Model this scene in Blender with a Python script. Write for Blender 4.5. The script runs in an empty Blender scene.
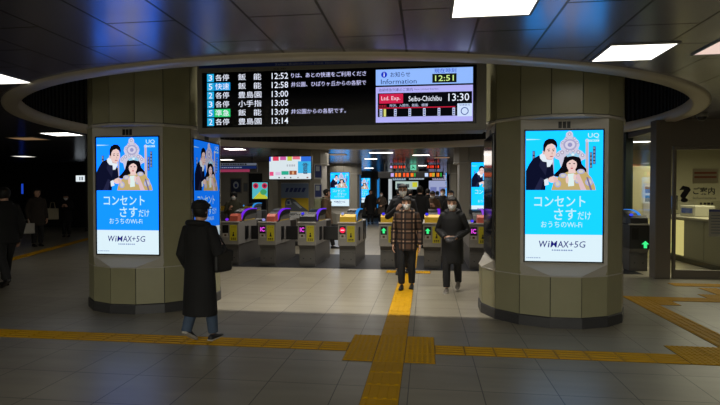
import bpy, bmesh, math, random
from mathutils import Vector, Matrix
R = math.radians
random.seed(7)
SC = bpy.context.scene
COL = SC.collection

# ------------------------------------------------------------------ camera, world, light, exposure
cam_d = bpy.data.cameras.new('camera'); cam = bpy.data.objects.new('camera', cam_d); COL.objects.link(cam)
cam_d.sensor_width = 36.0; cam_d.lens = 25.6; cam_d.clip_start = 0.05; cam_d.clip_end = 200
cam.location = (0, 0, 1.62); cam.rotation_euler = (R(90 - 1.06), 0, R(7.34))
SC.camera = cam
SC.view_settings.view_transform = 'Standard'; SC.view_settings.look = 'None'
SC.view_settings.gamma = 1.0; SC.view_settings.use_curve_mapping = False
SC.view_settings.exposure = 0.0
W = bpy.data.worlds.new('station_ambient'); SC.world = W; W.use_nodes = True
W.node_tree.nodes['Background'].inputs[0].default_value = (0.9, 0.95, 1.0, 1)
W.node_tree.nodes['Background'].inputs[1].default_value = 0.012
SC.cycles.max_bounces = 6; SC.cycles.transparent_max_bounces = 12
SC.cycles.sample_clamp_indirect = 3.0
LIGHT_PANEL = 3.2      # radiance of the lit ceiling panels
LIGHT_FAR = 5.0
LIGHT_STRIP = 3.0     # downlight strip high in the ceiling recess above the board's back
def area_light(name, loc, sx, sy, power, color=(1, 0.93, 0.84), rot=(0, 0, 0), spread=180):
    d = bpy.data.lights.new(name, 'AREA'); d.shape = 'RECTANGLE'; d.size = sx; d.size_y = sy; d.energy = power
    d.color = color; d.spread = R(spread)
    o = bpy.data.objects.new(name, d); COL.objects.link(o); o.location = loc; o.rotation_euler = rot
    return o
area_light('recess_light', (-1.2, 10.6, 4.35), 5.0, 3.2, 90, spread=100)
area_light('strip_glow', (-1.2, 7.0, 4.29), 2.9, .08, 70, (1, .94, .84), (0, 0, 0), 96)
area_light('concourse_fill', (-.6, -6.5, 2.96), 11.0, 7.0, 1800, (1, 0.97, 0.82))  # added unseen fill behind the viewer for column fronts and near floor
area_light('gate_hall_light', (-2.2, 20.0, 2.9), 4.5, 8.0, 210)
area_light('gate_fill', (-1.5, 12.6, 4.3), 6.5, .8, 75, spread=130)  # added fill to brighten the television column and the gates
area_light('left_hall_light', (-9.0, 12.0, 2.9), 2.0, 4.0, 4)
area_light('service_room_light', (6.9, 12.3, 2.85), 3.0, 3.2, 200, (1, 0.93, 0.72))

# ------------------------------------------------------------------ materials
def s2l(c): return tuple((v / 12.92 if v <= 0.04045 else ((v + 0.055) / 1.055) ** 2.4) for v in (x / 255.0 for x in c))
_M = {}
def mat(name, rgb, rough=0.5, metal=0.0, spec=0.5, noise=0.0, scale=8.0, bump=0.0):
    if name in _M: return _M[name]
    m = bpy.data.materials.new(name); m.use_nodes = True; nt = m.node_tree; b = nt.nodes['Principled BSDF']
    c = s2l(rgb)
    b.inputs['Base Color'].default_value = (*c, 1); b.inputs['Roughness'].default_value = rough
    b.inputs['Metallic'].default_value = metal; b.inputs['Specular IOR Level'].default_value = spec
    if noise or bump:
        tc = nt.nodes.new('ShaderNodeTexCoord'); n = nt.nodes.new('ShaderNodeTexNoise')
        n.inputs['Scale'].default_value = scale; n.inputs['Detail'].default_value = 5
        nt.links.new(tc.outputs['Object'], n.inputs['Vector'])
        if noise:
            mx = nt.nodes.new('ShaderNodeMix'); mx.data_type = 'RGBA'
            mx.inputs[6].default_value = (*[v * (1 - noise) for v in c], 1); mx.inputs[7].default_value = (*[min(1, v * (1 + noise)) for v in c], 1)
            nt.links.new(n.outputs['Fac'], mx.inputs[0]); nt.links.new(mx.outputs[2], b.inputs['Base Color'])
        if bump:
            bp = nt.nodes.new('ShaderNodeBump'); bp.inputs['Strength'].default_value = bump; bp.inputs['Distance'].default_value = 0.01
            nt.links.new(n.outputs['Fac'], bp.inputs['Height']); nt.links.new(bp.outputs['Normal'], b.inputs['Normal'])
    _M[name] = m
    return m
def emit(name, rgb, strength=1.0, sample=True):
    if name in _M: return _M[name]
    m = bpy.data.materials.new(name); m.use_nodes = True; nt = m.node_tree; nt.nodes.clear()
    e = nt.nodes.new('ShaderNodeEmission'); o = nt.nodes.new('ShaderNodeOutputMaterial')
    e.inputs[0].default_value = (*s2l(rgb), 1); e.inputs[1].default_value = strength
    nt.links.new(e.outputs[0], o.inputs[0])
    m.cycles.emission_sampling = 'AUTO' if sample else 'NONE'
    _M[name] = m
    return m
def emit_lin(name, lin):
    m = emit(name, (0, 0, 0), 1.0, True); e = [n for n in m.node_tree.nodes if n.type == 'EMISSION'][0]; e.inputs[0].default_value = (*[v / max(lin) for v in lin], 1); e.inputs[1].default_value = max(lin); return m
def E(rgb, k=1.0, sample=False): return emit('glow_%d_%d_%d_%d' % (*rgb, int(k * 100)) + ('_lamp' if sample else ''), rgb, k, sample)

def tiled(name, rgb, gap, rough, tile_w, row_h, offs, shift, rotz=0.0, mortar=0.004, metal=0.0, var=0.06, noise=0.12, spec=0.5):
    m = bpy.data.materials.new(name); m.use_nodes = True; nt = m.node_tree; b = nt.nodes['Principled BSDF']
    tc = nt.nodes.new('ShaderNodeTexCoord'); mp = nt.nodes.new('ShaderNodeMapping'); br = nt.nodes.new('ShaderNodeTexBrick')
    mp.inputs['Location'].default_value = shift; mp.inputs['Rotation'].default_value = (0, 0, rotz)
    br.offset = offs; br.squash = 1; br.inputs['Scale'].default_value = 1; br.inputs['Mortar Size'].default_value = mortar
    br.inputs['Mortar Smooth'].default_value = 0.0; br.inputs['Bias'].default_value = 0
    br.inputs['Brick Width'].default_value = tile_w; br.inputs['Row Height'].default_value = row_h
    c = s2l(rgb)
    br.inputs['Color1'].default_value = (*[v * (1 - var) for v in c], 1); br.inputs['Color2'].default_value = (*[v * (1 + var) for v in c], 1)
    br.inputs['Mortar'].default_value = (*s2l(gap), 1)
    nt.links.new(tc.outputs['Object'], mp.inputs[0]); nt.links.new(mp.outputs[0], br.inputs['Vector'])
    n = nt.nodes.new('ShaderNodeTexNoise'); n.inputs['Scale'].default_value = 2.3; n.inputs['Detail'].default_value = 7
    st = nt.nodes.new('ShaderNodeMapping'); st.inputs['Scale'].default_value = (0.5, 2.2, 1)
    nt.links.new(tc.outputs['Object'], st.inputs[0]); nt.links.new(st.outputs[0], n.inputs['Vector'])
    mr = nt.nodes.new('ShaderNodeMapRange'); mr.inputs['From Min'].default_value = 0.3; mr.inputs['From Max'].default_value = 0.7
    mr.inputs['To Min'].default_value = 1 - noise; mr.inputs['To Max'].default_value = 1 + noise
    nt.links.new(n.outputs['Fac'], mr.inputs[0])
    mx = nt.nodes.new('ShaderNodeMix'); mx.data_type = 'RGBA'; mx.blend_type = 'MULTIPLY'; mx.inputs[0].default_value = 1
    nt.links.new(br.outputs['Color'], mx.inputs[6]); nt.links.new(mr.outputs[0], mx.inputs[7])
    nt.links.new(mx.outputs[2], b.inputs['Base Color'])
    b.inputs['Roughness'].default_value = rough; b.inputs['Metallic'].default_value = metal; b.inputs['Specular IOR Level'].default_value = spec
    return m
M_floor = tiled('grey_floor_tile', (132, 126, 110), (56, 54, 48), 0.36, 0.6, 0.6, 0.0, (0.14, -0.04, 0), mortar=0.004, spec=0.42)
M_ceil = tiled('metal_ceiling_panel', (146, 146, 164), (5, 5, 6), 0.23, 1.2, 0.6, 0.5, (0.3, -0.41, 0), rotz=R(90), mortar=0.011, metal=0.85, noise=0.04, var=0.02)
M_olive = mat('olive_cladding', (140, 137, 108), 0.33, noise=0.1, scale=5)
M_seam = mat('dark_seam', (30, 29, 24), 0.6)
M_kick = mat('dark_steel_kick', (66, 66, 68), 0.4, 0.3, noise=0.08)
M_house = mat('pale_grey_panel', (168, 164, 154), 0.42, noise=0.04)
M_trimM = mat('ring_trim_metal', (196, 188, 172), 0.4, 0.2, noise=0.04)
M_slat = mat('dark_slat', (14, 14, 16), 0.6)
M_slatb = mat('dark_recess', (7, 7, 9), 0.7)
M_black = mat('black_plastic', (14, 14, 16), 0.3)
M_bezel = mat('black_bezel', (10, 11, 14), 0.2)
M_case = mat('board_casing', (120, 117, 108), 0.45)
M_steel = mat('brushed_steel', (150, 147, 142), 0.36, 0.25, noise=0.08, scale=20)
M_dsteel = mat('dark_brushed_steel', (100, 98, 96), 0.42, 0.25, noise=0.1, scale=14)
M_frame = mat('dark_bronze_frame', (108, 101, 90), 0.45, 0.1)
M_wall = mat('beige_wall', (146, 142, 130), 0.6, noise=0.05, scale=3)
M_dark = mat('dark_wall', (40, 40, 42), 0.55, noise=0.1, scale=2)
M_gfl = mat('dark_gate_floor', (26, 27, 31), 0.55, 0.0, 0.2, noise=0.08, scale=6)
M_yel = mat('tactile_yellow', (186, 140, 0), 0.6, spec=0.15, noise=0.10, scale=6)
M_joint = mat('tactile_joint', (82, 60, 10), 0.7)

# ------------------------------------------------------------------ mesh helpers
class MB:
    def __init__(s): s.v = []; s.f = []; s.m = []; s.mats = []; s.smooth = []
    def mi(s, m):
        if m not in s.mats: s.mats.append(m)
        return s.mats.index(m)
    def add(s, vs, fs, m, smooth=False):
        b = len(s.v); s.v += [tuple(v) for v in vs]; k = s.mi(m)
        for f in fs: s.f.append([b + i for i in f]); s.m.append(k); s.smooth.append(smooth)
    def box(s, x0, x1, y0, y1, z0, z1, m, ch=0.0):
        if ch <= 0:
            s.add([(x0,y0,z0),(x1,y0,z0),(x1,y1,z0),(x0,y1,z0),(x0,y0,z1),(x1,y0,z1),(x1,y1,z1),(x0,y1,z1)],
                  [(3,2,1,0),(4,5,6,7),(0,1,5,4),(1,2,6,5),(2,3,7,6),(3,0,4,7)], m)
            return
        bm = bmesh.new(); bmesh.ops.create_cube(bm, size=1)
        for v in bm.verts:
            v.co = Vector(((x0 + x1) / 2 + v.co.x * (x1 - x0), (y0 + y1) / 2 + v.co.y * (y1 - y0), (z0 + z1) / 2 + v.co.z * (z1 - z0)))
        bmesh.ops.bevel(bm, geom=bm.edges[:], offset=ch, segments=2, profile=0.5, affect='EDGES')
        s.bm(bm, m)
    def bm(s, bm, m, smooth=False):
        bm.verts.index_update()
        s.add([v.co[:] for v in bm.verts], [[v.index for v in f.verts] for f in bm.faces], m, smooth); bm.free()
    def prism(s, prof, axis, a, b, m):           # closed profile of 2-D points extruded along an axis from a to b
        n = len(prof)
        def P(p, t): return {'x': (t, p[0], p[1]), 'y': (p[0], t, p[1]), 'z': (p[0], p[1], t)}[axis]
        vs = [P(p, a) for p in prof] + [P(p, b) for p in prof]
        fs = [[i, (i + 1) % n, n + (i + 1) % n, n + i] for i in range(n)] + [list(range(n))[::-1], [n + i for i in range(n)]]
        s.add(vs, fs, m)
    def rings(s, rs, m, smooth=True, cap=True):  # loft of equal-length closed loops
        n = len(rs[0]); vs = [p for r in rs for p in r]; fs = []
        for k in range(len(rs) - 1):
            for i in range(n):
                j = (i + 1) % n; fs.append([k * n + i, k * n + j, (k + 1) * n + j, (k + 1) * n + i])
        if cap: fs += [list(range(n))[::-1], [(len(rs) - 1) * n + i for i in range(n)]]
        s.add(vs, fs, m, smooth)
    def tube(s, pts, rad, m, n=10, smooth=True, flat=1.0, up=(0, 0, 1)):
        pts = [Vector(p) for p in pts]; rs = []; prev = None
        if not isinstance(rad, (list, tuple)): rad = [rad] * len(pts)
        for i, p in enumerate(pts):
            t = (pts[min(i + 1, len(pts) - 1)] - pts[max(i - 1, 0)]).normalized()
            if prev is None:
                u = Vector(up); 
                if abs(t.dot(u)) > 0.95: u = Vector((0, 1, 0))
                a = (u - t * u.dot(t)).normalized()
            else: a = (prev - t * prev.dot(t)).normalized()
            prev = a; b = t.cross(a)
            ra, rb = rad[i] if isinstance(rad[i], (list, tuple)) else (rad[i], rad[i] * flat)
            rs.append([p + a * (ra * math.cos(q)) + b * (rb * math.sin(q)) for q in (2 * math.pi * k / n for k in range(n))])
        s.rings(rs, m, smooth)
    def ball(s, c, r, m, n=12):
        if not isinstance(r, (list, tuple)): r = (r, r, r)
        rs = []
        for k in range(1, n // 2 + 2):
            a = math.pi * (k / (n // 2 + 2)) - math.pi / 2
            rs.append([(c[0] + r[0] * math.cos(a) * math.cos(q), c[1] + r[1] * math.cos(a) * math.sin(q), c[2] + r[2] * math.sin(a)) for q in (2 * math.pi * i / n for i in range(n))])
        s.rings(rs, m)
    def mesh(s, name):
        me = bpy.data.meshes.new(name); me.from_pydata(s.v, [], s.f)
        for m in s.mats: me.materials.append(m)
        me.polygons.foreach_set('material_index', s.m); me.polygons.foreach_set('use_smooth', s.smooth)
        bm = bmesh.new(); bm.from_mesh(me); bmesh.ops.recalc_face_normals(bm, faces=bm.faces); bm.to_mesh(me); bm.free()
        return me
    def build(s, name, parent=None, remesh=0.0, loc=None):
        me = s.mesh(name)
        if remesh:
            t = bpy.data.objects.new('tmp', me); COL.objects.link(t)
            md = t.modifiers.new('r', 'REMESH'); md.mode = 'VOXEL'; md.voxel_size = remesh; md.use_smooth_shade = True
            sm = t.modifiers.new('s', 'SMOOTH'); sm.factor = 0.5; sm.iterations = 3
            dg = bpy.context.evaluated_depsgraph_get(); dg.update()
            me2 = bpy.data.meshes.new_from_object(t.evaluated_get(dg)); bpy.data.objects.remove(t)
            me2.name = name; me2.materials.clear()
            for m in s.mats: me2.materials.append(m)
            me = me2
        o = bpy.data.objects.new(name, me); COL.objects.link(o)
        if parent: o.parent = parent
        if loc: o.location = loc
        return o
def tag(o, label, cat, group=None):
    o['label'] = label; o['category'] = cat
    if group: o['group'] = group
    return o
def thing(name, label, cat, loc=(0, 0, 0), rz=0.0, group=None):
    o = bpy.data.objects.new(name, None); COL.objects.link(o); o.location = loc; o.rotation_euler = (0, 0, rz)
    o.empty_display_size = 0.1
    return tag(o, label, cat, group)
def struct(o): o['kind'] = 'structure'; return o

_T = {}
def glyphs(body, bold=0.0, shear=0.0, res=2):
    k = (body, bold, shear)
    if k in _T: return _T[k]
    cu = bpy.data.curves.new('t', 'FONT'); cu.body = body; cu.size = 1; cu.offset = bold; cu.shear = shear; cu.resolution_u = res; cu.fill_mode = 'FRONT'
    o = bpy.data.objects.new('t', cu); COL.objects.link(o)
    dg = bpy.context.evaluated_depsgraph_get(); dg.update()
    me = bpy.data.meshes.new_from_object(o.evaluated_get(dg))
    vs = [(v.co.x, v.co.y) for v in me.vertices]; fs = [list(p.vertices) for p in me.polygons]
    bpy.data.objects.remove(o); bpy.data.curves.remove(cu); bpy.data.meshes.remove(me)
    if vs:
        x0 = min(v[0] for v in vs); x1 = max(v[0] for v in vs); y0 = min(v[1] for v in vs); y1 = max(v[1] for v in vs)
        vs = [((x - x0) / max(1e-6, x1 - x0), (y - y0) / max(1e-6, y1 - y0)) for x, y in vs]
    _T[k] = (vs, fs)
    return _T[k]
class Face:                                      # a flat rectangle in space: origin, right and up vectors; u and v in metres, d towards the viewer
    def __init__(s, o, r, u): s.o = Vector(o); s.r = Vector(r).normalized(); s.u = Vector(u).normalized(); s.n = s.r.cross(s.u)
    def p(s, x, y, d=0.0): return (s.o + s.r * x + s.u * y + s.n * d)[:]
    def rect(s, mb, x0, x1, y0, y1, m, d=0.0): mb.add([s.p(x0,y0,d), s.p(x1,y0,d), s.p(x1,y1,d), s.p(x0,y1,d)], [(0,1,2,3)], m)
    def slab(s, mb, x0, x1, y0, y1, m, d0, d1):
        vs = [s.p(x, y, d) for d in (d0, d1) for x, y in ((x0,y0),(x1,y0),(x1,y1),(x0,y1))]
        mb.add(vs, [(3,2,1,0),(4,5,6,7),(0,1,5,4),(1,2,6,5),(2,3,7,6),(3,0,4,7)], m)
    def poly(s, mb, pts, m, d=0.0): mb.add([s.p(x, y, d) for x, y in pts], [list(range(len(pts)))], m)
    def disc(s, mb, x, y, rx, ry, m, d=0.0, n=20, rot=0.0):
        c, t = math.cos(rot), math.sin(rot)
        s.poly(mb, [(x + rx*math.cos(q)*c - ry*math.sin(q)*t, y + rx*math.cos(q)*t + ry*math.sin(q)*c) for q in (2*math.pi*i/n for i in range(n))], m, d)
    def dashes(s, mb, x0, x1, y0, y1, m, d=0.0, n=6, lean=0.0):      # rows of small print too small to read
        w = (x1 - x0) / n
        for i in range(n):
            a = x0 + i * w; k = .62 + .2 * ((i * 7) % 3) / 2; g = (y1 - y0) * lean
            s.poly(mb, [(a, y0), (a + w * k, y0), (a + w * k + g, y1), (a + g, y1)], m, d)
    def text(s, mb, body, x0, x1, y0, y1, m, d=0.0, bold=0.0, shear=0.0, res=2):
        vs, fs = glyphs(body, bold, shear, res)
        if vs: mb.add([s.p(x0 + a * (x1 - x0), y0 + b * (y1 - y0), d) for a, b in vs], fs, m)

# ------------------------------------------------------------------ large structure
mb = MB(); mb.box(-24, 12, -20, 46, -0.2, 0, M_floor); struct(mb.build('floor'))
EC = (-1.5, 10.35); EA, EB = 5.95, 5.2
def ell(a, b, z, n=120): return [(EC[0] + a * math.cos(q), EC[1] + b * math.sin(q), z) for q in (2 * math.pi * i / n for i in range(n))]
bm = bmesh.new()
def loop(pts):
    vs = [bm.verts.new(p) for p in pts]; return [bm.edges.new((vs[i], vs[(i + 1) % len(vs)])) for i in range(len(vs))]
ed = loop([(-24, -20, 3), (12, -20, 3), (12, 46, 3), (-24, 46, 3)]) + loop(ell(EA + 0.2, EB + 0.17, 3.0))
bmesh.ops.triangle_fill(bm, use_beauty=True, edges=ed)
mb = MB(); mb.bm(bm, M_ceil); struct(mb.build('ceiling'))
mb = MB()
mb.rings([ell(EA + .25, EB + .22, 3.004), ell(EA + .24, EB + .21, 2.975), ell(EA + .2, EB + .17, 2.962), ell(EA + .03, EB + .03, 2.962), ell(EA, EB, 2.975), ell(EA, EB, 3.14)], M_trimM, smooth=True, cap=False)
struct(mb.build('trim_1'))
mb = MB()
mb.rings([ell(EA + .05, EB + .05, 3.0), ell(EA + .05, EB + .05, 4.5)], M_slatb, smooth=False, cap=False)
for i in range(230):
    q = 2 * math.pi * i / 230; c, s_ = math.cos(q), math.sin(q); x, y = EC[0] + (EA + .02) * c, EC[1] + (EB + .02) * s_
    t = Vector((-EA * s_, EB * c, 0)).normalized(); nrm = Vector((t.y, -t.x, 0)); p = Vector((x, y, 0))
    q4 = [p + t * a + nrm * b for a, b in ((-.03, .0), (.03, .0), (.03, .06), (-.03, .06))]
    mb.rings([[(v.x, v.y, 2.972) for v in q4], [(v.x, v.y, 4.5) for v in q4]], M_slat, smooth=False)
struct(mb.build('wall_recess'))
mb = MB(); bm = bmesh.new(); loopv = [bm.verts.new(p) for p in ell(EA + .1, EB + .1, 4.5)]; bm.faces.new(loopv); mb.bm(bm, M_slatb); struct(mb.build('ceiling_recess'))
def wall(name, x0, x1, y0, y1, z0, z1, m):
    b = MB(); b.box(x0, x1, y0, y1, z0, z1, m); return struct(b.build(name))
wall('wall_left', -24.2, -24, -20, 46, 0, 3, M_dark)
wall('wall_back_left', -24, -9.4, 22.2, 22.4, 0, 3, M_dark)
wall('wall_gate_left', -9.4, -5.3, 22.2, 22.4, 0, 3, M_wall)
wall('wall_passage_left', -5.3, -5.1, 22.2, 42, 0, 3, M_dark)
wall('wall_passage_right', 3.0, 3.2, 17.6, 42, 0, 3, M_wall)
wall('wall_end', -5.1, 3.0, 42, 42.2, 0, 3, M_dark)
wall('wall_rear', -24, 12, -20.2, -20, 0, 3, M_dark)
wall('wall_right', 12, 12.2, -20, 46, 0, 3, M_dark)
wall('wall_service_back', 3.2, 12, 17.6, 17.8, 0, 3, mat('cream_wall', (196, 190, 150), 0.6, noise=0.04, scale=3))

# dark floor under the gates
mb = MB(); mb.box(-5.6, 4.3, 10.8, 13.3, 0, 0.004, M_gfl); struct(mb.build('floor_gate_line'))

# tactile paving ---------------------------------------------------
def tactile(label, cells, dirs, name='tactile_paving'):
    """cells: (x0, y0) of 0.3 m tiles; dirs: 'x' or 'y' for bars, 'd' for dots"""
    b = MB()
    for (x, y), d in zip(cells, dirs):
        b.box(x, x + .3, y, y + .3, 0.0, .003, M_joint)
        b.box(x + .004, x + .296, y + .004, y + .296, .003, .006, M_yel)
        if d == 'd':
            for i in range(6):
                for j in range(6):
                    cx, cy = x + .025 + .05 * i, y + .025 + .05 * j
                    b.rings([[(cx + r * math.cos(q), cy + r * math.sin(q), z) for q in (math.pi * k / 3 for k in range(6))] for r, z in ((.016, .006), (.011, .011))], M_yel, smooth=False)
        else:
            for k in range(4):
                c = .0375 + .075 * k
                if d == 'y': q = [(x + c - .016, y + .012), (x + c + .016, y + .012), (x + c + .016, y + .288), (x + c - .016, y + .288)]
                else: q = [(x + .012, y + c - .016), (x + .288, y + c - .016), (x + .288, y + c + .016), (x + .012, y + c + .016)]
                cx = sum(p[0] for p in q) / 4; cy = sum(p[1] for p in q) / 4
                q2 = [(cx + (px - cx) * .93, cy + (py - cy) * (.93)) for px, py in q]
                b.rings([[(px, py, .006) for px, py in q], [(px, py, .011) for px, py in q2]], M_yel, smooth=False)
    return tag(b.build(name), label, 'tactile paving')
PX, BY = -.505, 5.165
ys = [4.865 - .3 * k for k in range(1, 12)]
tactile('yellow guide path running toward the viewer from the crossing square', [(PX, y) for y in ys], ['y'] * len(ys))
ys = [5.765 + .3 * k for k in range(0, 15)]
tactile('yellow guide path from the crossing square up to the plaid jacketed walker', [(PX, y) for y in ys], ['y'] * len(ys))
sq = [(PX + .3 * i, 4.865 + .3 * j) for i in (-1, 0, 1) for j in (0, 1, 2)]
tactile('square of nine yellow dotted tiles where the guide paths cross', sq, ['d'] * 9)
xs = [PX - .6 - .3 * k for k in range(0, 30)]
tactile('yellow guide path crossing the floor past the man in the long coat', [(x, BY) for x in xs], ['x'] * len(xs))
xs = [PX + .6 + .3 * k for k in range(0, 8)]
tactile('yellow guide path passing in front of the column beside the service room', [(x, BY) for x in xs], ['x'] * len(xs))
cells = [(2.5 + .3 * i, BY + .3 * j) for i in range(4) for j in (0, 1)]
tactile('yellow dotted tile block at the corner by the service room path', cells, ['d'] * len(cells))
ys = [5.765 + .3 * k for k in range(0, 9)]
tactile('yellow guide path leading from the corner block toward the service room', [(3.05, y) for y in ys], ['y'] * len(ys))
cells = [(3.35, 8.165), (3.35, 7.865)]; xs = [3.65 + .3 * k for k in range(9)]
tactile('yellow guide path running sideways before the service room door', cells + [(x, 8.165) for x in xs], ['d', 'd'] + ['x'] * len(xs))
cells = [(4.3 + .3 * i, 8.465) for i in range(3)] + [(4.6, 8.765), (4.6, 9.065)] + [(4.3 + .3 * i, 9.5) for i in range(5)]
tactile('short yellow tiles nearest the glass door of the service room', cells, ['d'] * 3 + ['y'] * 2 + ['d'] * 5)
cells = [(-.805 + .3 * i, 10.35) for i in range(3)]
tactile('three yellow dotted tiles across the gate line entrance', cells, ['d'] * 3)
ys = [11.0 + .3 * k for k in range(0, 22)]
tactile('yellow guide path continuing through the gates into the passage', [(PX + .0, y) for y in ys], ['y'] * len(ys))
o = tactile('yellow strip slanting across the dark hall on the waiting line side', [(-.15, .3 * k) for k in range(34)], ['y'] * 34)
o.location = (-9.2, 8.8, 0); o.rotation_euler = (0, 0, R(18.5))

# ceiling lights -----------------------------------------------------
def ceiling_light(x, y, k, label, w=.58, l=.58, rgb=(255, 250, 240)):
    t = thing('ceiling_light', label, 'ceiling light', (x, y, 3.0), 0, 'square lights set in the ceiling')
    b = MB(); h, g = w / 2, l / 2
    for a in ((-h - .02, -h, -g - .02, g + .02), (h, h + .02, -g - .02, g + .02), (-h, h, -g - .02, -g), (-h, h, g, g + .02)): b.box(*a, -.012, 0, M_case)
    b.build('frame', t)
    b = MB(); b.box(-h, h, -g, g, -.008, -.002, E(rgb, k, True)); b.build('diffuser', t)
LP, LF = LIGHT_PANEL, LIGHT_FAR
ceiling_light(.49, 3.8, LP, 'bright square ceiling light nearest the viewer above the departure board')
ceiling_light(2.0, 5.34, LP, 'bright ceiling light above the column beside the service room')
ceiling_light(2.92, 5.2, .85, 'dim pinkish ceiling light at the outer edge beside the brighter one', rgb=(255, 225, 212))
ceiling_light(-5.15, 5.55, LP * .6, 'bright ceiling light on the dark hall side of the ring')
ceiling_light(-8.44, 11.0, LF, 'white ceiling light over the waiting passengers nearest the poster column', w=.7)
ceiling_light(-9.98, 11.8, .25, 'faint brownish ceiling light over the dark hall', w=.7, rgb=(230, 180, 130))
ceiling_light(-5.94, 15.45, LF, 'white ceiling light above the man in the dark hat')
ceiling_light(-8.21, 20.29, LF * .6, 'white ceiling light before the hanging banner sign')
ceiling_light(-3.13, 18.12, .3, 'dim ceiling light between the television column and the first passage screen', rgb=(255, 220, 190))
ceiling_light(-1.52, 17.41, LF, 'white ceiling light nearest the gates over the passage', w=.8, l=.4)
ceiling_light(-2.2, 20.5, LF, 'white ceiling light second from the gates over the passage', w=.5, l=.4)
ceiling_light(-3.12, 28.1, LF, 'small white ceiling light deep in the passage beside the second screen', w=.5)
ceiling_light(-.18, 18.74, LF, 'white ceiling light over the passage centre before the dark sign bar', w=.6, l=.4)
ceiling_light(-.08, 25.9, LF, 'white ceiling light behind the hanging sign bar', w=.6)
ceiling_light(.61, 20.16, .3, 'dim warm ceiling light over the passage edge beside the far column', rgb=(255, 200, 160))
ceiling_light(-15.0, 17.5, 1.4, 'greyish ceiling light far over the dark hall', w=.6)
ceiling_light(5.55, 14.6, LF, 'light strip inside the service room ceiling by the glass', w=.8, l=.4)
ceiling_light(7.2, 13.5, LF, 'light deeper inside the service room ceiling', w=.6, l=.6)

# strip lamp high in the recess, behind the board
t = thing('strip_light', 'long thin strip lamp on the recess ceiling behind the departure board', 'lamp', (-1.2, 7.0, 4.3))
b = MB(); b.box(-1.75, 1.75, -.07, .07, .03, .2, M_slat); b.box(-1.75, 1.75, -.09, -.065, -.42, .2, M_slat); b.build('housing_and_baffle', t)  # front plate is an added baffle keeping lamp light off the near floor
b = MB(); b.box(-1.73, 1.73, -.055, .055, .0, .03, E((255, 240, 218), LIGHT_STRIP, True)); b.build('tube', t)

# ------------------------------------------------------------------ columns
def ring16(r, z): return [(r * math.cos(a), r * math.sin(a), z) for a in (R(11.25 + 22.5 * k) for k in range(16))]
RC = .925
def column(loc, top, label, sides, M_olive=M_olive):
    t = thing('column', label, 'column', loc, 0)
    b = MB(); b.rings([ring16(RC + .012, 0), ring16(RC + .012, .12), ring16(RC + .002, .13)], M_kick, smooth=False); b.build('kick_plate', t)
    def clad(name, z0, z1, facets=range(16)):
        b = MB(); b.rings([ring16(RC - .012, z0), ring16(RC - .012, z1)], M_seam, smooth=False)
        for k in facets:
            a0, a1 = R(11.25 + 22.5 * k), R(33.75 + 22.5 * k)
            p0 = Vector((math.cos(a0), math.sin(a0), 0)); p1 = Vector((math.cos(a1), math.sin(a1), 0)); d = (p1 - p0).normalized()
            A = p0 * RC + d * .005; B = p1 * RC - d * .005; Ai = p0 * (RC - .02) + d * .005; Bi = p1 * (RC - .02) - d * .005
            q = [A, B, Bi, Ai]
            b.rings([[(v.x, v.y, z0 + .004) for v in q], [(v.x, v.y, z1 - .004) for v in q]], M_olive, smooth=False)
        return b.build(name, t)
    clad('lower_cladding', .13, .62)
    # middle shaft: four narrow diagonal facets and four wide recessed faces
    va = [R(k * 90 + s_ * 33.75) for k in range(4) for s_ in (-1, 1)]
    b = MB(); b.rings([[(RC * math.cos(a), RC * math.sin(a), z) for a in va] for z in (.62, 2.52)], M_olive, smooth=False); b.build('shaft', t)
    b = MB(); b.rings([ring16(RC + .004, 2.515), ring16(RC + .016, 2.525), ring16(RC + .016, 2.55), ring16(RC - .01, 2.56)], M_house, smooth=False); b.build('ledge', t)
    b = MB(); b.rings([ring16(RC + .006, .612), ring16(RC + .006, .624), ring16(RC - .02, .626)], M_house, smooth=False); b.build('sill', t)
    clad('upper_cladding', 2.56, top)
    for ang in sides:                              # display housings: flat panel with sloping aprons at foot and head
        a = R(ang); u = Vector((math.cos(a), math.sin(a), 0)); w = Vector((-u.y, u.x, 0)); dist = RC * math.cos(R(33.75)) + .012; hw = RC * math.sin(R(33.75)) - .004
        ins = RC * math.cos(R(11.25)); mh = RC * math.sin(R(11.25))
        def P(x, d, z): v = u * d + w * x; return (v.x, v.y, z)
        b = MB(); z0, z1 = .76, 2.514
        for za, zb in ((z0, .626),):
            pts = [P(-hw, dist, za), P(hw, dist, za), P(mh, ins, zb), P(-mh, ins, zb), P(-hw, dist - .02, zb), P(hw, dist - .02, zb)]
            b.add(pts, [(0, 1, 2, 3), (0, 3, 4), (1, 5, 2)], M_house)
        b.add([P(-hw, dist, z0), P(hw, dist, z0), P(hw, dist, z1), P(-hw, dist, z1)], [(0, 1, 2, 3)], M_house)
        o = b.build('display_housing', t)
        f = Face(P(0, dist, 0), (w.x, w.y, 0), (0, 0, 1)); f.n = u
        if f.r.cross(f.u).dot(u) < 0: f.r = -f.r
        b2 = MB()
        for k in (-1, 0, 1): f.slab(b2, k * .05 - .02, k * .05 + .02, 2.435 - .03, 2.435 + .05, M_black, -.002, .003)
        if b2.v: b2.build('vent', o)
    return t
LC, RCn = (-4.02, 7.28, 0), (1.66, 7.26, 0)
column(LC, 4.45, 'olive clad round column holding the large poster screen on the dark hall side', (-90, 0, 90, 180))
column(RCn, 4.45, 'olive clad round column with the large poster screen beside the service room', (-90, 180, 0, 90))
column((-4.05, 16.25, 0), 3.0, 'pale round column behind the gates carrying the television and train poster', (0, 90), M_wall)
column((1.77, 16.25, 0), 3.0, 'olive column behind the gates with a poster screen half hidden by the near column', (-90,), M_wall)
column((-4.05, 24.9, 0), 3.0, 'column deep in the passage holding the first small blue screen', (-90,), M_wall)
column((-4.05, 34.0, 0), 3.0, 'farthest column in the passage with a small blue screen', (-90,), M_wall)
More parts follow.
